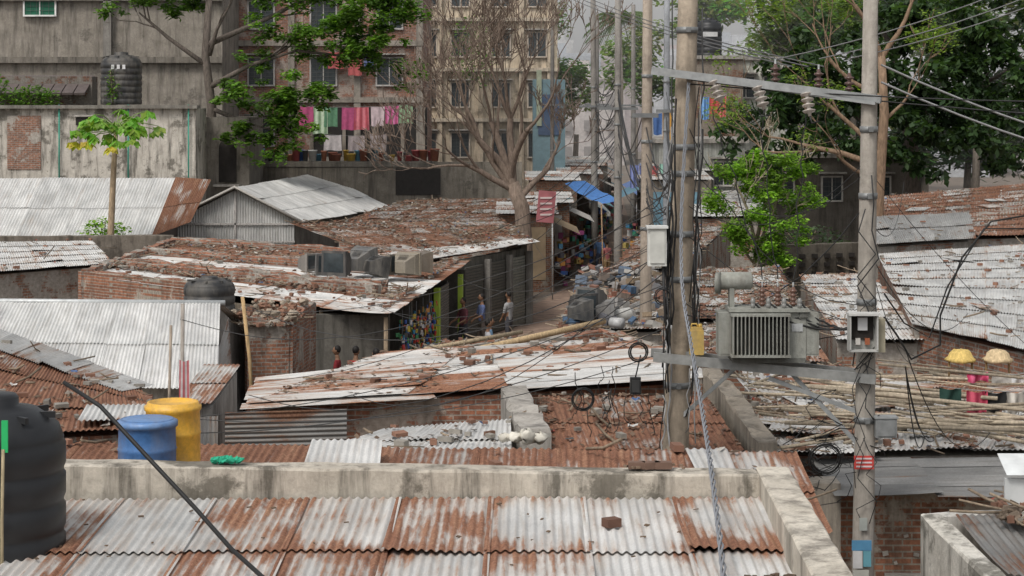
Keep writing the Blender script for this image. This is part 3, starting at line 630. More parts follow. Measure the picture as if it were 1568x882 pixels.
for k in range(30):
    x=-12.5+k*.3+U(-.1,.1); r=U(.12,.26); c=random.choice([(.28,.1,.06),(.04,.1,.3),(.5,.5,.48),(.5,.33,.06),(.1,.1,.1),(.35,.08,.08),(.1,.25,.35),(.35,.14,.08)]); h=U(.25,.65)
    m=MB(); m.lathe((x,96.6+U(-.2,.3),4.89),[(r*.75,0),(r*.95,h*.9),(r*1.05,h*.9),(r*1.05,h),(r*.9,h),(r*.85,h*.85)],PLASTIC,c,14); m.obj(random.choice(['flower_pot','bucket']))
g=group('cream_apartment_block')
m=MB(); m.box((-1.8,131,9),(9.4,12,18.5),PLAST,(1.2,1.06,.88))
for z in (6.6,9.8,13,16.2): m.box((-1.8,124.8,z),(9.6,.5,.22),PLAST,(1.15,1.03,.88))
for x in (-4.6,-2.0,.6,2.4): m.box((x,124.85,9),(.3,.4,18),PLAST,(1.15,1.0,.82))
m.obj('walls',g)
m=MB()
for x in (-5.4,-3.3,-.7,1.6):
    for z in (5,8.2,11.4,14.6): window(m,(x,124.98,z),1.1,1.5,(.5,.43,.36))
m.obj('windows',g)
g=group('teal_house')
m=MB(); m.box((2.2,118,4.5),(1.9,4,9.2),PAINT,(.14,.22,.25)); m.box((2.2,115.95,7),(1.3,.06,2.4),PAINT,(.05,.08,.14)); m.box((1.6,115.9,8),(.3,.1,3.3),PAINT,(.3,.33,.24)); m.obj('walls',g)
random.seed(77)
for k in range(46):
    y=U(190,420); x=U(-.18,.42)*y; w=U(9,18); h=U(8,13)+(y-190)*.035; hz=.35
    c=random.choice([(.5,.48,.45),(.5,.42,.36),(.42,.31,.27),(.5,.5,.5),(.36,.38,.4)]); c=tuple(a*(1-hz)+b*hz for a,b in zip(c,(.5,.54,.6)))  # distance haze painted in: pale blue-grey blended into each facade colour
    if y<230 and abs(x)<6: continue
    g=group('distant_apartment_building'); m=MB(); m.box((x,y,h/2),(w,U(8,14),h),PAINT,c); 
    dk=tuple(a*.5 for a in c)
    for i in range(int(w/2.6)):
        for j in range(int(h/3.1)): m.box((x-w/2+1.6+i*2.6,y-7.01,1.6+j*3.1),(1.2,.1,1.3),PAINT,dk)
    m.box((x,y-7.05,h*.999),(w+.3,.3,.5),PAINT,tuple(a*1.05 for a in c)); m.box((x+U(-3,3),y-3,h+1),(2.6,2.6,2),PAINT,c); m.obj('facade',g)
# ---------------------------------------------------------------- lane shops further back
random.seed(12)
def shop(x,y,w,d,h,face,wc,aw):
    g=group('lane_shop'); m=MB(); m.box((x,y,h/2),(w,d,h),CONC if U(0,1)<.5 else BRICK,wc); m.obj('walls',g)
    m=MB(); roof(m,[(x-w/2-.2,y-d/2-.3,h+.05),(x+w/2+.2,y-d/2-.3,h+.05),(x+w/2+.2,y+d/2,h+.3),(x-w/2-.2,y+d/2,h+.3)],rust=(.3,.5),bright=(.7,1.05),pitch=.14,spp=4); m.obj('roof',g)
    m=MB(); sx=x+face*w/2
    m.box((sx+face*.02,y,1.2),(.06,d*.7,2.1),DARK);  # doorway shade painted as a near-black panel
    m.add([(sx,y-d/2,h-.3),(sx,y+d/2,h-.3),(sx+face*1.1,y+d/2,h-.8),(sx+face*1.1,y-d/2,h-.8)],[(0,1,2,3)],CLOTH,aw)
    m.add([(x-w*.35,y-d/2-.03,.5),(x+w*.35,y-d/2-.03,.5),(x+w*.35,y-d/2-.03,h-.5),(x-w*.35,y-d/2-.03,h-.5)],[(0,1,2,3)],PAINT,aw)
    for k in range(22): m.box((sx+face*U(.2,.7),y+U(-.5,.5)*d,U(.1,2.2)),(U(.1,.25),.2,U(.1,.3)),PLASTIC,random.choice(CC),U(0,3))
    m.obj('shop_front',g)
y=72
for k in range(11):
    lx=1.2+(y-78)*.095+ (0 if y>80 else -.3)
    if k: shop(lx-.2,y+6,2.2,U(4,5),U(2.6,4.2),1,(.7,.67,.63),random.choice([(.22,.25,.25),(.12,.25,.3),(.33,.25,.16),(.4,.38,.35)]))
    shop(lx+7.1+U(-.2,.4),y+20,3,U(4,5),U(2.6,5),-1,(.7,.65,.6),random.choice([(.3,.11,.09),(.12,.22,.28),(.3,.3,.3),(.12,.18,.35)]))
    y+=5.2
m=MB(); vs=[];fs=[]
for i in range(9):
    for j in range(5):
        a=i/8;b=j/4; vs.append((2.15+a*1.5+b*.9,80-a*1.0+b*2.2,4.5-a*.75-.1*math.sin(a*3.14)+b*.05+.03*math.sin(i*2+j)))
for i in range(8):
    for j in range(4): q0=i*5+j; fs.append((q0,q0+1,q0+6,q0+5))
m.add(vs,fs,CLOTH,(.10,.25,.58),smooth=True); m.tube([(3.6,79,3.7),(3.7,79,0)],.03,WOOD,(.3,.2,.12)); m.tube([(4.5,81,3.75),(4.6,81,0)],.03,WOOD,(.3,.2,.12)); m.obj('blue_tarpaulin')
m=MB(); m.box((1.35,77.5,3.7),(.72,.06,1.25),PAINT,(.36,.13,.14),.35,0,.1)
for k in range(4): m.box((1.35,77.45,4.05-k*.22),(.5,.02,.07),PAINT,(.6,.5,.48),.35)
m.tube([(1.6,77.6,3.2),(1.6,77.6,0)],.03,STEEL); m.obj('shop_sign')
def simple_building(name,c,d,wc,mat=PLAST,wins=0):
    g=group(name); m=MB(); m.box(c,d,mat,wc); m.box((c[0],c[1],c[2]+d[2]/2+.1),(d[0]+.4,d[1]+.4,.2),CONC,(.9,.9,.9)); m.obj('walls',g)
    if wins:
        m=MB()
        for i in range(wins):
            window(m,(c[0]-d[0]/2+(i+.5)*d[0]/wins,c[1]-d[1]/2-.02,c[2]+d[2]/2-1.5),.9,1.1)
        m.obj('windows',g)
simple_building('flat_roof_house',(13.0,112,5.0),(4.4,6,10.2),(1.1,1.15,1.1),wins=3)
mb=tank('',(10.9,108.5,10.2),.72,2.2,ribs=6,mat=PLASTIC); mb.box((10.9,107.75,11.5),(.8,.04,.25),PAINT,(.5,.5,.5)); mb.obj('water_tank')
simple_building('flat_roof_house',(11,108,4.9),(3.0,4,10.4),(.7,.65,.6),BRICKP)
simple_building('flat_roof_house',(9.3,99,3.0),(4.2,6,5.6),(.7,.75,.75),PLAST,2)
simple_building('flat_roof_house',(15.5,98,2.6),(7,6,5.0),(.4,.38,.36),CONC,3)
H('zinc_roof_house',[(7.4,84,2.9),(11.2,84,2.9),(11.8,96,3.5),(7.6,96,3.4)],rust=(.2,.36),bright=(.95,1.1),deb=100,pitch=.14,spp=4)
m=MB(); rough_wall(m,(8.4,66.5,0),(12.4,68,0),.3,0,3.0,CONC,col=(.35,.33,.3)); 
for i in range(7):
    for j in range(3): m.box((9.0+i*.45,66.5+i*.17,2.0+j*.3),(.2,.1,.14),DARK)  # holes are near-black blocks painted in place of shaded depth
m.obj('perforated_wall')
laundry('clothesline',(8.7,90,8.1),(9.9,90,8.2),3,(.7,1.1),[(.07,.16,.34),(.42,.07,.07),(.35,.36,.38)])
laundry('clothesline',(5.9,88,7.4),(7.2,88,7.5),3,(.9,1.4),[(.45,.25,.06),(.06,.12,.28),(.4,.34,.12)])
laundry('clothesline',(5.6,92,4.9),(7.4,92,5.0),4,(.8,1.2),[(.1,.12,.25),(.35,.1,.1),(.1,.2,.16),(.4,.4,.38)])
# ---------------------------------------------------------------- CRT monitors
def crt(name,c,rz,col,s=1.,rx=0):
    mb=MB(); M=Matrix.Translation(V(c))@Matrix.Rotation(rz,4,'Z')@Matrix.Rotation(rx,4,'X')
    def hx(y0,y1,a,b,mat,cl):
        f=[M@V((x*s,y0*s,z*s)) for x,z in ((-a[0],a[2]),(a[0],a[2]),(a[0],a[1]),(-a[0],a[1]))]
        g_=[M@V((x*s,y1*s,z*s)) for x,z in ((-b[0],b[2]),(b[0],b[2]),(b[0],b[1]),(-b[0],b[1]))]
        mb.hexa(g_,f,mat,cl)
    hx(-.3,-.2,(.38,.66,0),(.38,.66,0),DUSTY,col)
    hx(-.2,.0,(.36,.64,.02),(.33,.6,.04),DUSTY,tuple(x*.8 for x in col))
    hx(.0,.3,(.32,.58,.05),(.17,.42,.1),DUSTY,tuple(x*.7 for x in col))
    vs=[];fs=[]
    for i in range(7):
        for j in range(7):
            a=(i/6-.5)*2;b=(j/6-.5)*2; vs.append(tuple(M@V((a*.31*s,(-.305-.02*(1-a*a)*(1-b*b))*s,(.35+b*.25)*s))))
    for i in range(6):
        for j in range(6): q0=i*7+j; fs.append((q0,q0+7,q0+8,q0+1))
    mb.add(vs,fs,GLASS,smooth=True)
    for k in range(6): 
        p=M@V((0,(.05+.03*k)*s,(.6-.025*k)*s)); mb.box(p,(.3*s,.01,.01),PLASTIC,(.02,.02,.02),rz)
    return mb.obj(name)
bc=(.04,.04,.042); gc=(.30,.26,.2)
for c,rz,cl,s,rx in (((-5.5,57.6,2.85),.4,(.1,.1,.1),.95,.1),((-5.0,56.9,2.85),-.5,bc,1.1,0),((-4.45,57.8,2.85),2.5,(.13,.13,.13),1.1,-.1),((-4.0,56.6,2.85),2.2,(.03,.03,.03),.95,.2),((-3.55,57.4,2.85),.9,(.2,.18,.15),.9,0),((-3.1,56.8,2.85),2.7,gc,1.0,0),((-2.7,57.8,2.85),1.9,(.16,.13,.1),.95,0),((-6.1,58.3,2.85),1.,(.24,.22,.2),.8,0)):
    crt('crt_monitor',c,rz,cl,s,rx)
for c,rz,cl,s in (((1.55,44.6,3.0),.6,bc,.85),((1.9,45.2,3.05),-.8,(.1,.1,.1),.9),((1.5,43.9,3.0),2.,(.04,.045,.05),.75),((2.1,44.2,3.0),1.5,(.2,.2,.2),.7)):
    crt('crt_monitor',c,rz,cl,s)
m=MB(); m.lathe((2.3,44.5,3.05),[(.14,0),(.15,.4),(.13,.43)],DUSTY,(.42,.42,.4),16,axis=(1,.3,.1)); m.lathe((2.2,43.5,3.02),[(.11,0),(.12,.3)],DUSTY,(.4,.4,.4),16,axis=(.8,-.6,0)); m.obj('plastic_drum')
random.seed(52)
m=MB()
for k in range(150):
    t=U(0,1); m.box((1.2+U(0,2.6)+t*.8,43.8+t*13,2.8+U(.05,.35)),(U(.08,.35),U(.08,.35),U(.03,.22)),random.choice([DUSTY,PAINT,WOOD]),random.choice([(.05,.05,.05),(.1,.1,.11),(.25,.24,.23),(.25,.2,.15),(.33,.32,.3),(.2,.09,.06),(.06,.1,.16),(.15,.12,.1),(.2,.15,.1)]),U(0,3),U(-.4,.4),U(-.4,.4))
m.obj('scrap_heap')
# ---------------------------------------------------------------- poles and transformer
def pole(name,p0,p1,r0,r1,mat=POLEC,col=(1,1,1),n=10,bands=()):
    mb=MB(); mb.tube([V(p0).lerp(V(p1),t) for t in (0,.25,.5,.75,1)],[r0+(r1-r0)*t for t in (0,.25,.5,.75,1)],mat,col,n)
    for z in bands:
        t=(z-p0[2])/(p1[2]-p0[2]); p=V(p0).lerp(V(p1),t); r=r0+(r1-r0)*t
        mb.tube([p-V((0,0,.04)),p+V((0,0,.04))],r+.012,STEEL,(.7,.7,.7),n)
        mb.box(p+V((0,-r-.03,0)),(.06,.06,.06),STEEL,(.6,.6,.6))
    return mb
mb=pole('',(2.08,26,0),(2.36,26,10.2),.2,.125,col=(1.05,.94,.8),n=14,bands=(4.2,5.6,6.2,7.0,7.35,8.9)); mb.obj('utility_pole')
mb=pole('',(4.45,25,0),(4.585,25,10),.155,.09,col=(1.12,1.1,1.06),n=8,bands=(3.9,5.4,6.75,7.6)); 
mb.box((4.46,24.84,3.38),(.25,.012,.17),PAINT,(.5,.06,.05)); 
for k in range(3): mb.box((4.46,24.83,3.43-k*.05),(.2,.006,.02),PAINT,(.6,.5,.5))
for c,d,cl in (((4.43,24.83,2.33),(.25,.01,.13),(.08,.22,.36)),((4.38,24.83,2.15),(.12,.01,.22),(.5,.5,.5)),((4.5,24.83,2.16),(.1,.01,.2),(.12,.3,.36)),((4.42,24.83,1.95),(.2,.01,.14),(.4,.4,.36)),((4.45,24.825,2.6),(.1,.01,.16),(.3,.32,.3))): mb.box(c,d,PAINT,cl)
mb.obj('utility_pole')
def disc_ins(mb,p,d,n=4,r=.075,l=.075,col=(.5,.48,.46)):
    p=V(p); d=V(d).normalized(); prof=[(.02,0)]
    for i in range(n): prof+=[(.025,i*l+.01),(r,i*l+.03),(r*.9,i*l+.045),(.028,i*l+.055)]
    prof+=[(.02,n*l+.03)]; mb.lathe(p,prof,CERAM,col,14,axis=d)
m=MB(); 
def beam(mb,a,b,w,h,col=(1,1,1),mat=STEEL):
    a=V(a);b=V(b);d=(b-a).normalized(); s=d.cross(V((0,0,1)))
    if s.length<.1: s=V((1,0,0))
    s=s.normalized(); u=s.cross(d)
    A_=[a+s*w/2-u*h/2,a-s*w/2-u*h/2,a-s*w/2+u*h/2,a+s*w/2+u*h/2]; B_=[p+(b-a) for p in A_]; mb.hexa(A_,B_,mat,col)
beam(m,(1.85,25.85,8.36),(4.68,24.85,7.98),.1,.1); beam(m,(2.3,25.85,8.28),(4.6,24.8,7.93),.04,.04)
for x,dx in ((2.62,.35),(3.18,.25),(3.78,.1)):
    z=8.36-.38*(x-1.85)/2.83; y=25.85-(x-1.85)/2.83
    disc_ins(m,(x,y,z-.02),(dx,-.3,-1) ,4,.085,.075,(.42,.38,.34))
    m.tube([(x+dx*.33,y-.1,z-.33),(x+.05,y-.12,z-.42),(x+.15,y-.1,z-.4)],.012,CABLE,(.03,.03,.03),5)
for x in (3.4,3.93,4.3):
    z=8.36-.38*(x-1.85)/2.83; y=25.85-(x-1.85)/2.83; disc_ins(m,(x,y,z+.05),(0,0,1),3,.065,.07,(.1,.06,.05)); m.tube([(x,y,z),(x,y,z+.35)],.015,STEEL,n=6)
m.obj('crossarm')
m=MB()
for dy in (-.22,.22):
    beam(m,(1.85,25.8+dy,4.62),(4.6,25.0+dy,4.44),.06,.12,(.85,.83,.8))
beam(m,(2.95,25.6,4.5),(2.2,25.9,3.75),.05,.05); beam(m,(3.6,25.2,4.45),(4.4,25.0,3.6),.05,.05); beam(m,(3.3,25.2,4.4),(4.4,25.0,4.0),.05,.05)
m.obj('transformer_platform')
g=group('pole_transformer'); C=V((3.28,25.25,4.62))
gm=m_weather('transformer_paint',(.31,.315,.285),(.24,.245,.22),stain=(.08,.06,.045),amt=.45)
m=MB(); gc_=(1,1,1); SC=.93
m.box(C+V((0,0,.34)),(1.02*SC,.46,.62),gm,gc_); m.box(C+V((0,0,.67)),(1.1*SC,.56,.04),gm,(1.1,1.1,1.1)); m.box(C+V((0,0,.03)),(1.0*SC,.5,.06),gm,(.5,.5,.5)); m.box(C+V((.44,-.24,.62)),(.1,.04,.08),gm,(.5,.5,.5)); m.box(C+V((.36,-.235,.45)),(.14,.012,.1),STEEL,(1.5,1.5,1.5)); m.obj('tank',g)
m=MB()
for i in range(15): m.box(C+V((-.47+i*.05,-.31,.36)),(.012,.2,.5),gm,gc_)
m.box(C+V((-.12,-.31,.62)),(.76,.19,.03),gm,gc_); m.box(C+V((-.12,-.31,.1)),(.76,.19,.03),gm,gc_)
for i in range(7): m.box(C+V((.56,-.22+i*.06,.36)),(.16,.012,.5),gm,gc_)
for i in range(7): m.box(C+V((-.56,-.22+i*.06,.36)),(.16,.012,.5),gm,gc_)
for s in (-1,1): m.box(C+V((s*.56,-.01,.62)),(.16,.42,.03),gm,gc_); m.box(C+V((s*.56,-.01,.1)),(.16,.42,.03),gm,gc_)
for i in range(17): m.box(C+V((-.42+i*.05,.31,.36)),(.012,.2,.5),gm,gc_)
m.obj('radiator_fins',g)
m=MB()
for x in (-.05,.15,.35): disc_ins(m,C+V((x,.05,.69)),(0,0,1),4,.05,.055,(.13,.07,.05)); m.tube([C+V((x,.05,.9)),C+V((x,.05,1.0))],.012,STEEL)
for x in (-.2,0,.2,.4): disc_ins(m,C+V((x,-.18,.69)),(0,0,1),2,.035,.05,(.2,.2,.19))
m.obj('bushings',g)
m=MB(); m.lathe(C+V((-.62,.05,1.02)),[(.02,-.01),(.09,0),(.115,.02),(.115,.42),(.09,.44),(.02,.45)],gm,(1.2,1.2,1.2),22,axis=(1,0,0)); m.lathe(C+V((-.66,-.02,1.0)),[(.02,0),(.14,.01),(.14,.06),(.02,.07)],gm,(.9,.9,.9),22,axis=(1,-.3,0)); m.box(C+V((-.45,.05,.80)),(.06,.2,.26),gm,gc_); m.obj('conservator',g)
m=MB(); m.box((1.9,25.72,6.05),(.24,.2,.5),PAINT,(.62,.62,.58)); m.box((1.9,25.61,6.05),(.19,.02,.42),PAINT,(.55,.55,.51)); m.box((1.9,25.7,6.31),(.28,.26,.03),PAINT,(.6,.6,.58)); m.tube([(1.98,25.7,5.8),(2.0,25.7,5.3),(2.05,25.75,4.7)],.02,CABLE,(.03,.03,.03)); m.obj('meter_box')
g=group('fuse_box'); m=MB(); m.box((4.42,24.78,5.05),(.34,.04,.46),PAINT,(.3,.3,.28))
for a in (-.17,.17): m.box((4.42+a,24.7,5.05),(.02,.2,.46),PAINT,(.4,.4,.38))
m.box((4.42,24.7,5.28),(.38,.24,.03),PAINT,(.5,.5,.48)); m.box((4.42,24.7,4.82),(.36,.2,.02),PAINT,(.4,.4,.38)); m.box((4.42,24.75,5.1),(.28,.02,.3),DARK); m.box((4.42,24.72,5.15),(.12,.04,.16),PAINT,(.5,.5,.5)); m.box((4.36,24.72,4.93),(.06,.05,.08),CERAM,(.5,.48,.45)); m.box((4.48,24.72,4.93),(.06,.05,.08),CERAM,(.3,.1,.05)); m.obj('case',g)
m=MB(); m.box((4.66,24.85,5.0),(.1,.25,.42),PAINT,(.33,.3,.22)); m.obj('switch_box')
m=MB(); m.box((4.74,24.9,3.82),(.27,.18,.25),STEEL,(.9,.9,.9)); m.box((4.74,24.9,3.95),(.3,.22,.02),STEEL); m.box((4.74,24.8,3.82),(.22,.02,.2),STEEL,(.8,.8,.8)); m.obj('junction_box')
m=MB(); p=(2.41,25.6,4.84); jc=(.62,.4,.06); m.hexa([V(p)+V((x,y,-.19)) for x,y in ((-.09,-.07),(.09,-.07),(.09,.07),(-.09,.07))],[V(p)+V((x,y,.13)) for x,y in ((-.09,-.07),(.09,-.07),(.09,.07),(-.09,.07))],DUSTY,jc); m.box(V(p)+V((0,0,.15)),(.15,.11,.04),DUSTY,jc); m.lathe(V(p)+V((.05,0,.16)),[(.025,0),(.025,.05)],DUSTY,jc,10); m.tube([V(p)+V((-.07,0,.16)),V(p)+V((-.06,0,.21)),V(p)+V((.0,0,.21)),V(p)+V((.02,0,.17))],.012,DUSTY,jc); m.obj('jerrycan')
m=MB(); m.box((1.63,25.9,4.2),(.14,.12,.22),PLASTIC,(.02,.02,.02)); m.box((1.63,25.83,4.2),(.1,.02,.16),PLASTIC,(.04,.04,.04)); m.tube([(1.63,25.9,4.3),(1.7,25.9,4.6)],.01,CABLE,(.02,.02,.02)); m.obj('cable_splice_box')
for a,b,r0,r1,c in (((3.05,45,0),(3.12,45,11),.15,.11,(1.05,.95,.85)),((4.0,74,0),(4.0,74,12.5),.17,.11,(.8,.8,.8)),((4.7,60,0),(4.75,60,12),.11,.09,(.85,.95,1.1)),((3.9,92,0),(3.8,92,13.5),.17,.12,(.75,.75,.75)),((2.3,112,0),(2.3,112,12.5),.14,.1,(.5,.5,.5)),((6.5,105,0),(6.5,105,13),.16,.11,(.7,.7,.7)),((5.2,120,0),(5.2,120,13),.16,.12,(.6,.6,.6))):
    mb=pole('',a,b,r0,r1,col=c,n=9,bands=(5,7,8.5)); mb.box((a[0],a[1]-.15,7.6),(1.5 if a[1]>60 else .6,.08,.1),STEEL,(.6,.6,.6)); mb.obj('utility_pole')
# ---------------------------------------------------------------- wires
random.seed(8)
wm=MB()
def wire(a,b,sag=.4,r=.007,col=(.025,.025,.025),n=14,wob=0):
    a=V(a);b=V(b);pts=[]
    for i in range(n+1):
        t=i/n; p=a.lerp(b,t); p.z-=sag*4*t*(1-t); 
        if 0<i<n and wob: p+=V((U(-wob,wob),U(-wob,wob),U(-wob,wob)))
        pts.append(p)
    wm.tube(pts,r,CABLE,col,4,cap=False)
P1=lambda z:V((2.08+.0275*z,25.9,z)); P2=lambda z:V((4.45+.0135*z,24.95,z)); P3=lambda z:V((3.08,45,z)); P4=lambda z:V((4.0,74,z)); P5=lambda z:V((3.9,92,z)); P6=lambda z:V((4.72,60,z))
for k in range(13): wire(P1(U(5.8,8)),P3(U(5,7.4)),U(.2,.7),U(.007,.013),wob=.02)
for k in range(8): wire(P1(U(6.2,9)),P6(U(5.5,9)),U(.2,.7),U(.006,.012))
for k in range(12): wire(P3(U(5,8)),P4(U(5,8.5)),U(.3,.9),U(.01,.018))
for k in range(12): wire(P4(U(5,9)),P5(U(5,9)),U(.3,.7),U(.013,.022))
for k in range(8): wire(P5(U(5,9)),(U(5,7),120,U(5,9)),U(.3,.9),.018)
for k in range(8): wire(P4(U(4.5,8)),(U(-1,1.5),U(66,84),U(2.8,3.6)),U(.2,.6),.012)
for k in range(5): wire(P3(U(5,7)),(U(6,9),U(60,80),U(3,5)),U(.2,.7),.01)
for e in ((-4.3,32,3.15),(-4.4,34,3.1),(-2.6,31.7,3.2),(-3,48.6,2.7),(-3.4,50,2.7),(-1.6,58,2.7),(-6.1,42.8,3.4),(-4.9,36,4.2),(.8,69,2.9),(-5.4,31.9,4.4)):
    wire(P1(U(5.6,7.2)),e,U(.4,1.1),U(.005,.008),(.05,.05,.05),wob=.01,n=20)
for e in ((-4.2,26.5,3.7),(-4.8,26,3.8),(-4.5,24,3.9)): wire(P1(U(4.4,5.6)),e,U(.3,.7),.006,(.05,.05,.05),n=20)
for e in ((9.3,40,3.6),(8.6,38,3.4),(7.5,36,3.2),(9,29,3.3),(11,60,4),(14,70,5)):
    wire(P2(U(5.2,7.2)),e,U(.3,1.0),U(.005,.009),n=18)
for k in range(4): wire(P1(U(7.8,10)),V((12+k,18+k,9.5-k*.6)),.3,.009)
for k in range(2): wire((4.68,24.85,8.2+k*.22),(12,26,6.6+k*.15),.4,.014,(.3,.3,.3))
for x in (3.4,3.93,4.3): wire((x,25.1,8.5),(x+6,30,10.5),.2,.008,(.2,.2,.2))
for k in range(3): wire((3.6+k*.2,25.1,8.4),(-2+k*.3,90,16),.8,.009,(.1,.1,.1))
for x,x2 in ((2.6,3.23),(3.2,3.43),(3.8,3.63)): wire((x,25.4,7.85),(x2,25.3,5.66),-.05,.008,wob=.04)
for k in range(6): wire(P1(U(5.0,8.0)),P2(U(4.6,7.6)),U(.2,.8),U(.005,.008),wob=.015)
for x in (3.1,3.3,3.5,3.7): wire((x,25.07,5.37),P2(5.1),.15,.012,wob=.02)
for k in range(4): wire((5,24.9,4.6+U(-.3,.3)),(U(5.3,7.2),U(27,30),U(3.0,3.4)),U(.3,.9),.008)
wm.obj('overhead_wires')
wm=MB()
for k in range(26):
    z0=U(3.2,6.5); z1=z0+U(.8,3.2); s=random.choice([-1,-1,1]); pts=[]; ox=U(.12,.24)*s
    for i in range(9):
        z=z0+(z1-z0)*i/8; pts.append(V((2.08+.0275*z+ox+U(-.035,.035),25.75+U(-.08,.08),z)))
    wm.tube(pts,U(.006,.014),CABLE,random.choice([(.02,.02,.02),(.02,.02,.02),(.05,.05,.05),(.3,.3,.3)]),5)
for k in range(8):
    z0=U(2.6,5); z1=z0+U(1,2.5); pts=[V((4.45+.0135*z0+U(-.2,.2),24.8+U(-.05,.05),z0+(z1-z0)*i/7)) for i in range(8)]
    wm.tube([p+V((U(-.03,.03),0,0)) for p in pts],U(.005,.01),CABLE,(.03,.03,.03),5)
ctl=[V(p) for p in ((2.32,25.7,8.2),(2.22,25.6,6.6),(2.2,25.3,5.6),(2.14,23.5,5.1),(1.98,20.5,4.8),(1.78,17.6,4.74),(1.55,14.5,4.64),(1.35,12,4.5))]
def crom(t):
    n=len(ctl)-1; k=min(int(t*n),n-1); f=t*n-k; p0=ctl[max(k-1,0)];p1=ctl[k];p2=ctl[k+1];p3=ctl[min(k+2,n)]
    return .5*((2*p1)+(p2-p0)*f+(2*p0-5*p1+4*p2-p3)*f*f+(-p0+3*p1-3*p2+p3)*f**3)
for ph in (0,2.1,4.2):
    wm.tube([crom(i/170)+V((.017*math.cos(i*.9+ph),.01,.017*math.sin(i*.9+ph))) for i in range(171)],.010,CABLE,(.22,.23,.25),5)
def coil(c,r,n,thick=.008,tilt=.3):
    for k in range(n):
        pts=[]; a=U(0,3); rr=r*U(.8,1.1); rx=U(-tilt,tilt)
        for i in range(25):
            t=i/24*6.283; p=V((rr*math.cos(t),rr*.25*math.sin(t+a),rr*math.sin(t)*U(.97,1.03))); p=Matrix.Rotation(rx,3,'Y')@p; pts.append(V(c)+p)
        wm.tube(pts,thick,CABLE,(.02,.02,.02),5)
coil((.93,25.7,4.05),.15,5,.007,.6); coil((1.65,25.6,4.68),.12,5,.008,.6); coil((3.95,24.7,3.45),.2,7,.006,.8); coil((1.98,25.7,5.4),.11,3)
for k in range(14):
    a=V((U(3.6,4.6),24.9,U(3.1,4.3))); pts=[a]
    for i in range(8): pts.append(pts[-1]+V((U(-.25,.2),U(-.05,.05),U(-.16,.1))))
    wm.tube(pts,.006,CABLE,(.02,.02,.02),4)
for k in range(10):
    a=V((1.2+U(-.4,.6),25.7,4.5+U(-.5,.3))); pts=[a]
    for i in range(8): pts.append(pts[-1]+V((U(-.06,.06),U(-.03,.03),U(-.15,.02))))
    wm.tube(pts,.006,CABLE,(.02,.02,.02),4)
wm.tube([(7.2,27,6.4),(6.6,27,6.3),(6.2,27,5.8),(5.9,27,5.0),(5.9,27,4.6),(5.5,27,4.4),(5.2,26.5,4.8),(4.75,25,5.2)],.014,CABLE,(.02,.02,.02),6)
wm.tube([(7.2,27,6.2),(6.5,27,6.2),(6.0,27,5.4),(5.75,27,4.7),(5.4,27,4.9),(4.75,25,5.5)],.011,CABLE,(.02,.02,.02),6)
wm.obj('cable_tangle')
# ---------------------------------------------------------------- trees
def leaves(mb,c,r,n,size,cols,flat=.5,shell=.35):
    c=V(c); vs=[];fs=[];cs=[]
    for _ in range(n):
        d=V((random.gauss(0,1),random.gauss(0,1),random.gauss(0,1))).normalized()*(shell+(1-shell)*random.random()**.6)
        p=c+V((d.x*r[0],d.y*r[1],d.z*r[2])); s=size*U(.6,1.3)
        a=V((U(-1,1),U(-1,1),U(-1,.4)*flat)).normalized(); b=a.cross(V((U(-.6,.6),U(-.6,.6),1))).normalized()
        k=U(.65,1.35); cc=random.choice(cols); cc=(cc[0]*k,cc[1]*k,cc[2]*k)
        m_=p+a*s*.5; o=len(vs)
        vs+=[tuple(p),tuple(m_+b*s*.28),tuple(p+a*s),tuple(m_-b*s*.28)]; fs.append((o,o+1,o+2,o+3)); cs+=[cc]*4
    mb.add(vs,fs,LEAF,cols=cs)
def branch(mb,p,d,l,r,depth,tips,spread=.6,up=.15,mn=.012,col=(.2,.16,.13),segs=3,n=6,kids=(2,3),wob=.18):
    pts=[p];rs=[r];d=d.normalized()
    for i in range(segs):
        d=(d+V((U(-wob,wob),U(-wob,wob),U(-wob,wob)+up*.3))).normalized(); pts.append(pts[-1]+d*l/segs); rs.append(r*(1-.38*(i+1)/segs))
    mb.tube(pts,rs,BARK,col,n,cap=False)
    tips.append((pts[-1],depth))
    if depth<=0 or rs[-1]<mn*.5: return
    for k in range(random.randint(*kids)):
        a=V((U(-1,1),U(-1,1),U(-.6,1))).normalized(); nd=(d+a*spread*U(.7,1.5)+V((0,0,up))).normalized()
        st=random.choice([pts[-1],pts[-1],pts[-2]])
        branch(mb,st,nd,l*U(.62,.88),max(mn,rs[-1]*U(.55,.8)),depth-1,tips,spread,up,mn,col,segs,max(4,n-1),kids,wob)
random.seed(44)
g=group('leafless_tree'); m=MB(); tips=[]; bc2=(.19,.145,.115); Y0=78.3
m.tube([(.45,Y0,0),(.5,Y0,2.2),(.4,Y0,3.6),(.0,Y0,4.6)],[.42,.34,.32,.28],BARK,bc2,10)
for p,d,l,r in (((.0,Y0,4.6),(-.9,0,1.6),2.2,.22),((.0,Y0,4.6),(.2,.2,2),2.6,.2),((.3,Y0,4.0),(1,.1,1.1),1.7,.15),((.1,Y0,4.3),(-1.4,-.3,.75),2.2,.15),((.0,Y0,4.6),(-.4,.4,1.5),2.6,.19),((-.1,Y0,4.7),(.1,-.4,1.6),2.4,.17),((.3,Y0,3.9),(-.8,.1,1.3),2.4,.13)):
    branch(m,V(p),V(d),l,r,6,tips,.55,.14,.017,bc2,4,7,(2,3),.18)
m.obj('branches',g)
random.seed(9)
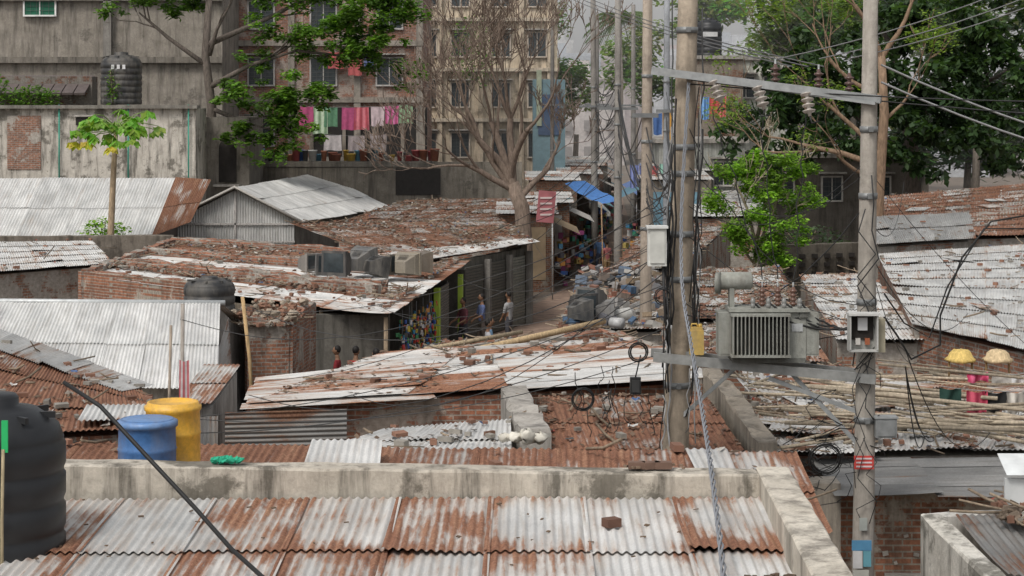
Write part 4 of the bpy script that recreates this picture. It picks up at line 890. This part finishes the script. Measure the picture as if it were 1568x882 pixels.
def clump_tree(name,trunk,limbs,clumps,cols,size,dens,bark=(.12,.10,.085),rt=.3,flat=.5,kf=4.2):
    g=group(name); m=MB(); n=len(trunk); m.tube(trunk,[rt*(1-.5*i/(n-1)) for i in range(n)],BARK,bark,9)
    for a,b,r in limbs:
        a=V(a);b=V(b); k=a.lerp(b,.5)+V((U(-.3,.3),U(-.3,.3),U(-.1,.3))); m.tube([a,a.lerp(k,.6),k,k.lerp(b,.6),b],[r,r*.85,r*.7,r*.5,r*.3],BARK,bark,6)
        for _ in range(3):
            s=k.lerp(b,U(0,1)); branch(m,s,(b-a)+V((U(-1,1),U(-1,1),U(-.5,.8)))*(b-a).length*.6,(b-a).length*.3,r*.3,2,[],.7,.1,.012,bark,3,5)
    m.obj('trunk_and_limbs',g)
    m=MB()
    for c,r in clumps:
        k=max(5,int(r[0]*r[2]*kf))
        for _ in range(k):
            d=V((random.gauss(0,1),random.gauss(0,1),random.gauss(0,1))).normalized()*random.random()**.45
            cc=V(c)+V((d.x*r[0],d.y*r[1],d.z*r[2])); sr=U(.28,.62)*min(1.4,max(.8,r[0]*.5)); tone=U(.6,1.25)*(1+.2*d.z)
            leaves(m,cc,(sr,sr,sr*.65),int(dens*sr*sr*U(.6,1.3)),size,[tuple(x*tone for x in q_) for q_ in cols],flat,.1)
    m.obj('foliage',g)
GL=[(.085,.17,.022),(.105,.215,.03),(.065,.135,.02),(.14,.25,.035)]
clump_tree('broadleaf_tree',[(-14.2,92,0),(-14.3,92,4),(-14.1,92,7.5),(-14.4,92,10),(-14.2,92,13)],
 [((-14.1,92,7.5),(-11.5,91,6.6),.12),((-14.2,92,8.5),(-10,91,10.2),.15),((-14.3,92,9.5),(-17.5,92,12),.14),((-14.3,92,10.5),(-9,92,13),.16),((-10,91,10.2),(-6,91,9.8),.09),((-9,92,13),(-5.5,92,12),.09),((-11.5,91,6.6),(-10,90,6.3),.07),((-14.2,92,10),(-13,91,12.5),.12)],
 [((-11.2,90.5,7.4),(2.0,1.2,1.4)),((-12.6,91,8.2),(1.5,1,.9)),((-9.6,90.5,8.4),(1.6,1,1.0)),((-8.6,91,10.6),(2.4,1.5,1.1)),((-6.3,91,10.2),(1.9,1.2,1.1)),((-6.4,91,12.4),(2.4,1.3,1.3)),((-4.9,91,9.2),(1.1,1,.8)),((-16.6,92,12.6),(2.2,1.2,.8)),((-14.6,92,12.9),(1.9,1.3,.8)),((-10.5,92,13),(2.2,1.3,.9)),((-18.3,92,12.0),(1.0,1,.6)),((-11.0,90,5.5),(1.2,.8,.7)),((-9.4,90.3,6.5),(1.1,.8,.8)),((-12.6,90.4,6.1),(1.0,.7,.7)),((-11.2,91,11.2),(1.6,1,.9)),((-12,91,9.6),(1,1,.6))],
 GL,.27,520,kf=9)
MG=[(.034,.065,.025),(.043,.082,.028),(.055,.1,.033),(.026,.048,.022)]
clump_tree('mango_tree',[(19,93,0),(19,93,5),(18.6,93,9)],[((19,93,5),(14,92,9),.2),((18.8,93,7),(24,93,9.5),.2),((18.7,93,8),(17,93,12.5),.2)],
 [((11.3,92,7.2),(2.0,1.6,1.6)),((10.6,89.5,6.2),(1.5,1.2,1.3)),((12.9,89.5,6.9),(1.8,1.2,1.4)),((13.5,91,8.2),(2.4,1.8,2.0)),((16.4,90.5,8.6),(2.6,1.8,2.4)),((19,90,8.0),(2.6,1.8,2.8)),((21.5,90,8.7),(2.7,1.8,3.0)),((24.3,90,8.4),(2.4,1.8,3.2)),((14.5,92,10.9),(2.2,1.5,1.2)),((17.8,91,11.8),(2.4,1.6,1.7)),((21.5,91,12.2),(2.6,1.6,1.6)),((25,91,12),(2.2,1.6,1.8)),((22,88.5,5.8),(2.6,1.4,1.4)),((11.8,90.5,5.0),(1.7,1.2,.9)),((14.8,89.5,5.8),(2.2,1.2,1.2)),((18,89.5,5.2),(2.2,1.2,1.1)),((25,89,5.5),(1.8,1.4,1.2)),((27,90,9),(1.6,1.6,3))],
 MG,.42,210,rt=.5,flat=1.3,kf=5)
clump_tree('broadleaf_tree',[(28,100,0),(28,100,8),(28,99,12)],[((28,100,8),(24,99,12),.15)],
 [((13.5,98,12.8),(1.8,1.5,1.0)),((27.5,96,11.5),(2.0,1.6,2.2)),((25.5,97,13.3),(2.6,1.6,1.0)),((16.8,98,12.2),(2.0,1.3,1.4)),((20,99,13.2),(2.4,1.3,.8)),((23,98,13),(2,1.2,1.2)),((24.5,89,10.8),(1.4,1,1.4)),((25.8,88.8,9.4),(1.3,1,1.2))],[(.13,.2,.045),(.16,.24,.055),(.09,.155,.035)],.28,380,kf=6)
random.seed(19)
BG=[(.17,.31,.03),(.21,.37,.04),(.12,.24,.025),(.25,.42,.06)]
clump_tree('moringa_tree',[(7.7,64,0),(7.9,64,2.4),(8.1,64,4)],[((8,64,3),(7.2,63.6,5.4),.07),((8,64,3),(9.0,64,5.6),.07),((8,64,3.4),(8.1,64,6.2),.07),((7.9,64,2.6),(6.9,63.5,4),.05),((8,64,2.8),(9.3,64,4.2),.05)],
 [((8.1,64,6.0),(1.2,.9,.4)),((7.3,63.8,5.5),(1.0,.8,.35)),((9.2,64,5.6),(1.1,.9,.35)),((7.0,63.5,4.6),(.9,.8,.35)),((8.3,63.5,5.0),(1.3,.9,.35)),((9.4,64,4.6),(.8,.7,.35)),((8.1,63.5,4.1),(1.4,.9,.4)),((9.1,63.6,3.5),(.8,.7,.35)),((7.2,63.4,3.6),(.7,.6,.3)),((8.0,63.4,3.2),(.9,.7,.35)),((8.6,63.4,2.7),(.6,.6,.25))],BG,.15,1300,bark=(.3,.25,.18),rt=.1,kf=22)
random.seed(23)
g=group('bare_branch_tree'); m=MB(); tips=[]; bc3=(.22,.15,.10)
m.tube([(13,70,0),(13.1,70,4.5),(13.3,70,7.5),(13.2,70,9.5)],[.24,.2,.17,.14],BARK,bc3,9)
for p,d,l,r in (((13.1,70,6),(-1.2,0,.9),2.6,.11),((13.2,70,8),(-1.5,0,.5),2.4,.1),((13.2,70,9.4),(-.6,0,1.3),2.2,.11),((13.2,70,9.4),(.8,0,1.1),2.2,.11),((13.1,70,5),(-1,.2,.4),1.9,.09),((13.2,70,7),(1,.2,.9),1.6,.07),((13.15,70,5.4),(-1.6,.1,1.2),3.0,.13)):
    branch(m,V(p),V(d),l,r,4,tips,.5,.12,.014,bc3,4,6,(2,2),.2)
m.obj('branches',g); m=MB()
for p,dp in tips:
    if dp<=1 and U(0,1)<.6: leaves(m,p,(.5,.4,.35),40,.16,[(.18,.27,.04),(.14,.22,.035)])
m.obj('sparse_leaves',g)
random.seed(2)
g=group('papaya_tree'); m=MB(); m.tube([(-15.1,74,0),(-15.15,74,3),(-15.05,74,5.2),(-14.95,74,6.9)],[.15,.13,.11,.08],BARK,(.36,.27,.18),9)
lm=MB()
for k in range(40):
    a=k*2.4; e=U(-.3,.9); l=U(.7,1.6); c0=V((-14.95,74,6.7+U(0,.25))); d=V((math.cos(a),math.sin(a),e)).normalized()
    p=c0+d*l*.6+V((0,0,.05)); q_=c0+d*l-V((0,0,.12*l)); m.tube([c0,p,q_],[.02,.016,.012],BARK,(.2,.3,.08),5)
    col=random.choice([(.15,.3,.035),(.19,.36,.05),(.12,.25,.03),(.23,.39,.07)]) if e>-.15 else (.45,.42,.06)
    for j in range(8):
        b=a+(j-3.5)*.6; dd=V((math.cos(b),math.sin(b),-.6+U(-.4,.25))).normalized(); s=V((-dd.y,dd.x,U(-.5,.5))).normalized(); L1=U(.32,.5)
        lm.add([tuple(q_),tuple(q_+dd*L1*.45+s*.07),tuple(q_+dd*L1*.6+s*.16),tuple(q_+dd*L1-V((0,0,.08))),tuple(q_+dd*L1*.6-s*.16),tuple(q_+dd*L1*.45-s*.07)],[(0,1,2,3),(0,3,4,5)],LEAF,tuple(x*U(.75,1.2) for x in col))
m.obj('trunk',g); lm.obj('leaves',g)
def shrub(name,c,r,n,size,cols): 
    m=MB(); 
    for k in range(5): m.tube([V((c[0],c[1],c[2]-r[2])),V(c)+V((U(-.5,.5)*r[0],U(-.5,.5)*r[1],U(0,.7)*r[2]))],.02,BARK,(.15,.12,.08),4)
    leaves(m,c,r,n,size,cols); m.obj(name)
shrub('shrub',(-15.6,75,3.0),(1.0,.6,.45),360,.2,BG)
shrub('climbing_vine',(-23.8,88.5,8.3),(1.2,.6,1.0),1200,.2,GL); shrub('shrub',(-21.6,88.5,8.0),(1.3,.5,.6),900,.2,GL); shrub('shrub',(-18.0,88.4,8.5),(.35,.3,1.0),200,.2,GL)
shrub('climbing_vine',(-2.4,122,11),(1.5,.5,2.4),600,.3,GL); shrub('shrub',(10.5,70,2.9),(1.6,.8,.6),700,.18,MG)
def far_tree(c,r,h,cols,n=900,size=.5,name='distant_tree'):
    g=group(name); m=MB(); m.tube([(c[0],c[1],0),(c[0]+.2,c[1],h*.6)],[.3,.2],BARK,(.2,.17,.14)); m.obj('trunk',g); m=MB()
    for k in range(14):
        d=V((U(-1,1),U(-1,1),U(-1,1)))*.65; leaves(m,V(c)+V((d.x*r[0],d.y*r[1],d.z*r[2])),(r[0]*.45,r[1]*.5,r[2]*.38),n//14,size,[tuple(x*U(.7,1.3) for x in q_) for q_ in cols],.5,.1)
    m.obj('foliage',g)
HZ=[(.14,.23,.05),(.18,.28,.06),(.11,.18,.04)]
far_tree((4.4,140,8.6),(2.0,2,2.6),9,HZ,2200,.4); far_tree((9.3,150,11.5),(3,2,3),11,HZ,2000,.5); far_tree((16,160,14.5),(5,3,3),12,HZ,2400,.6); far_tree((24,170,14),(6,3,4),12,HZ,2800,.7); far_tree((33,165,15),(6,4,5),14,HZ,2800,.7); far_tree((2.5,155,14),(2.5,2,2),12,HZ,900,.4)
far_tree((9.8,120,8.5),(2.6,2,1.6),8,[(.08,.14,.04),(.1,.17,.05)],1600,.4)
for k in range(10): far_tree((14+k*3.6,122+U(-4,4),U(6,8)),(3.4,2.5,4),8,[(.05,.09,.03),(.07,.12,.035)],2600,.6,'background_tree')
for k in range(8): far_tree((17+k*3.8,118+U(-4,4),U(12,14)),(3.0,2.5,2.6),12,[(.09,.15,.035),(.12,.19,.045)],2200,.55,'background_tree')
for x in range(-60,-24,6): far_tree((x,115+U(-5,5),7),(4,3,5),8,[(.06,.11,.035),(.08,.14,.04)],700,.6,'background_tree')
g=group('palm_tree'); m=MB(); m.tube([(7.6,140,0),(7.8,140,8),(7.7,140,13.6)],[.22,.18,.15],BARK,(.3,.26,.22)); m.obj('trunk',g); m=MB()
for k in range(26):
    a=k*2.4; e=U(-.3,.9); d=V((math.cos(a),math.sin(a),e)).normalized(); c0=V((7.7,140,13.7)); pts=[c0+d*t*2.6+V((0,0,-1.5*t*t)) for t in (0,.25,.5,.75,1)]
    m.tube(pts,.03,BARK,(.2,.25,.1),4)
    for i in range(4):
        for j in range(5):
            p=pts[i].lerp(pts[i+1],j/5); s=V((-d.y,d.x,0)).normalized()
            for sg in (-1,1):
                tip=p+s*sg*.7*(1-i*.18)+V((0,0,-.45))+d*.25; m.add([tuple(p),tuple(p+d*.1),tuple(tip)],[(0,1,2)],LEAF,(.1,.16,.05))
m.obj('fronds',g)
# ---------------------------------------------------------------- people
def person(name,loc,head,shirt,pants,pose='stand',sc=1.,arms=0):
    J={};E=[]
    pz=.93 if pose=='stand' else .46
    def a(n,p,r,par=None,part='shirt'):
        J[n]=(V(p),r,part); 
        if par: E.append((par,n))
    a('pel',(0,0,pz),.145,None,'pants'); a('sp',(0,.01,pz+.2),.13,'pel'); a('ch',(0,.0,pz+.4),.15,'sp'); a('nb',(0,-.01,pz+.53),.07,'ch'); a('nk',(0,.0,pz+.6),.055,'nb','skin'); a('hd0',(0,.02,pz+.68),.06,'nk','skin')
    for s,S_ in ((-1,'l'),(1,'r')):
        a(S_+'sh',(s*.17,0,pz+.48),.065,'ch'); f=.18 if pose!='stand' or arms else .03
        a(S_+'el',(s*.24,.02+f*.3,pz+.21),.047,S_+'sh'); a(S_+'wr',(s*.2,.1+f*1.2,pz+.03+f*.5),.03,S_+'el','skin'); a(S_+'hn',(s*.2,.14+f*1.4,pz-.04+f*.5),.033,S_+'wr','skin')
        h=J[S_+'hn'][0]
        for i in range(4): 
            q_=h+V((s*(-.03+.02*i),.02,-.045)); a(S_+'f%d'%i,q_,.010,S_+'hn','skin'); a(S_+'g%d'%i,q_+V((0,.012,-.035+.004*abs(i-1))),.008,S_+'f%d'%i,'skin')
        a(S_+'t',h+V((-s*.04,.02,-.01)),.011,S_+'hn','skin'); a(S_+'t2',h+V((-s*.055,.035,-.035)),.009,S_+'t','skin')
        if pose=='stand':
            st=.1*s; a(S_+'hp',(s*.1,0,pz-.07),.1,'pel','pants'); a(S_+'kn',(s*.11,.03+st*.5,.5),.07,S_+'hp','pants'); a(S_+'an',(s*.11,st*1.2,.09),.045,S_+'kn','pants'); a(S_+'to',(s*.12,.15+st*1.2,.035),.035,S_+'an','skin')
        else:
            a(S_+'hp',(s*.1,.05,pz-.02),.1,'pel','pants'); a(S_+'kn',(s*.14,.42,pz+.03),.07,S_+'hp','pants'); a(S_+'an',(s*.13,.4,.09),.045,S_+'kn','pants'); a(S_+'to',(s*.13,.56,.035),.035,S_+'an','skin')
    names=list(J); me=bpy.data.meshes.new(name+'_sk'); me.from_pydata([J[n][0] for n in names],[(names.index(x),names.index(y_)) for x,y_ in E],[]); 
    o=bpy.data.objects.new(name+'_sk',me); COL.objects.link(o); md=o.modifiers.new('s','SKIN')
    for i,n in enumerate(names):
        sv=me.skin_vertices[0].data[i]; sv.radius=(J[n][1],J[n][1]*(.75 if n in('ch','sp','pel') else 1)); sv.use_root=(i==0)
    md2=o.modifiers.new('d','SUBSURF'); md2.levels=1; md2.render_levels=1
    dg=bpy.context.evaluated_depsgraph_get(); nm=bpy.data.meshes.new_from_object(o.evaluated_get(dg)); bpy.data.objects.remove(o)
    g=group(name); b=bpy.data.objects.new('body',nm); COL.objects.link(b); b.parent=g
    nm.materials.clear()
    for mt in (m_basic(name+'_shirt',shirt,rough=.9,usetint=False),m_basic(name+'_trousers',pants,rough=.9,usetint=False),SKIN): nm.materials.append(mt)
    segs=[(J[x][0],J[y_][0],{'shirt':0,'pants':1,'skin':2}[J[y_][2]]) for x,y_ in E]
    for p in nm.polygons:
        c=p.center; best=9;bi=0
        for x,y_,k in segs:
            d=y_-x; t=max(0,min(1,(c-x).dot(d)/max(1e-9,d.length_squared))); dd=(c-(x+d*t)).length
            if dd<best: best=dd;bi=k
        if c.z<pz+.02 and bi==0 and abs(c.x)<.16: bi=1
        p.material_index=bi; p.use_smooth=True
    hm=MB(); hc=V((0,.02,pz+.76))
    def ell(c,r,mat,n=14,zmin=-1):
        prof=[]
        for i in range(10):
            t=math.pi*i/9; prof.append((max(.001,math.sin(t)),-math.cos(t)))
        o0=len(hm.v); hm.lathe((0,0,0),prof,mat,n=n)
        for i in range(o0,len(hm.v)): x,y_,z=hm.v[i]; hm.v[i]=(c[0]+x*r[0],c[1]+y_*r[1],c[2]+z*r[2])
    ell(hc,(.075,.095,.115),SKIN); ell(hc+V((0,-.022,.028)),(.083,.092,.105),HAIR); ell(hc+V((0,.098,-.01)),(.014,.02,.025),SKIN,8)
    for s in (-1,1): ell(hc+V((s*.076,0,-.005)),(.012,.02,.03),SKIN,8); ell(hc+V((s*.03,.085,.012)),(.011,.01,.008),HAIR,8)
    hm.box(hc+V((0,.088,-.055)),(.04,.012,.009),HAIR); hm.obj('head',g)
    g.location=loc; g.rotation_euler=(0,0,head); g.scale=(sc,sc,sc); return g
person('standing_man',(3.95,88.5,.03),3.0,(.08,.14,.25),(.05,.06,.09),sc=1.0)
person('standing_woman',(4.2,86.6,.03),.5,(.35,.12,.12),(.3,.2,.1),sc=.92)
person('man_in_white_shirt',(-3.3,47.6,.02),.4,(.62,.62,.64),(.1,.1,.13),sc=1.05,arms=1)
person('man_in_red_shirt',(-3.85,48.3,.02),-.5,(.33,.035,.035),(.05,.05,.07),sc=1.03,arms=1)
person('man_in_red_shirt',(-4.35,48.8,.02),1.5,(.22,.025,.03),(.05,.05,.07),sc=1.)
person('man_in_blue_shirt',(-.95,61.8,.02),1.9,(.1,.13,.25),(.1,.08,.07),sc=1.,arms=1)
person('man_in_dark_shirt',(-1.5,60.6,.02),2.2,(.15,.05,.06),(.06,.06,.07),sc=1.,arms=1)
person('man_in_grey_shirt',(-.1,62.5,.02),1.0,(.3,.3,.3),(.06,.06,.07),sc=1.)
g=group('shop_bench'); m=MB(); m.box((-.75,58.7,.46),(1.3,.35,.05),WOOD,(.3,.2,.12),1.3)
for dx,dy in ((-.12,-.5),(.12,-.5),(-.12,.5),(.12,.5)): m.box((-.75+dx,58.7+dy,.22),(.05,.05,.44),WOOD,(.25,.17,.1))
m.obj('seat_and_legs',g)
person('seated_man',(-.72,58.5,.03),-1.4,(.4,.4,.42),(.08,.08,.1),pose='sit'); person('seated_man',(-.66,59.1,.03),-1.5,(.12,.2,.3),(.12,.1,.08),pose='sit')
# ---------------------------------------------------------------- haze (thin dusty air over the far part of the district)
m=MB(); m.box((0,600,40),(1200,1020,90),PAINT); hz=m.obj('haze')
hm_=bpy.data.materials.new('dusty_air'); hm_.use_nodes=True; nt=hm_.node_tree; nt.nodes.remove(nt.nodes['Principled BSDF'])
vs_=nt.nodes.new('ShaderNodeVolumeScatter'); vs_.inputs['Density'].default_value=.0014; vs_.inputs['Color'].default_value=(1,1,1,1)
nt.links.new(vs_.outputs[0],nt.nodes['Material Output'].inputs['Volume']); hz.data.materials.clear(); hz.data.materials.append(hm_)
# ---------------------------------------------------------------- world, sun, camera
w=bpy.data.worlds.new('World'); scene.world=w; w.use_nodes=True; nt=w.node_tree
sky=nt.nodes.new('ShaderNodeTexSky'); sky.sky_type='NISHITA'; sky.sun_disc=False
el,az=math.radians(52),math.radians(212)
sky.sun_elevation=el; sky.sun_rotation=az; sky.dust_density=4; sky.air_density=1.2; sky.ozone_density=1
hs=nt.nodes.new('ShaderNodeHueSaturation'); hs.inputs['Saturation'].default_value=.2
bg=nt.nodes['Background']; bg.inputs[1].default_value=.15
nt.links.new(sky.outputs[0],hs.inputs['Color']); nt.links.new(hs.outputs[0],bg.inputs[0])
sd=bpy.data.lights.new('sun','SUN'); sd.energy=1.5; sd.angle=math.radians(14); sd.color=(1,.945,.87)
so=bpy.data.objects.new('sun',sd); COL.objects.link(so)
dirv=V((math.sin(az)*math.cos(el),math.cos(az)*math.cos(el),math.sin(el)))
so.rotation_euler=dirv.to_track_quat('Z','Y').to_euler()
cd=bpy.data.cameras.new('camera'); cam=bpy.data.objects.new('camera',cd); COL.objects.link(cam)
cam.location=(0,0,8); cam.rotation_euler=(math.radians(90),0,0)
cd.sensor_width=36; cd.lens=68.9; cd.shift_y=-.1856; cd.clip_end=3000; cd.clip_start=.1
scene.camera=cam
scene.view_settings.view_transform='Standard'; scene.view_settings.look='None'; scene.view_settings.exposure=0
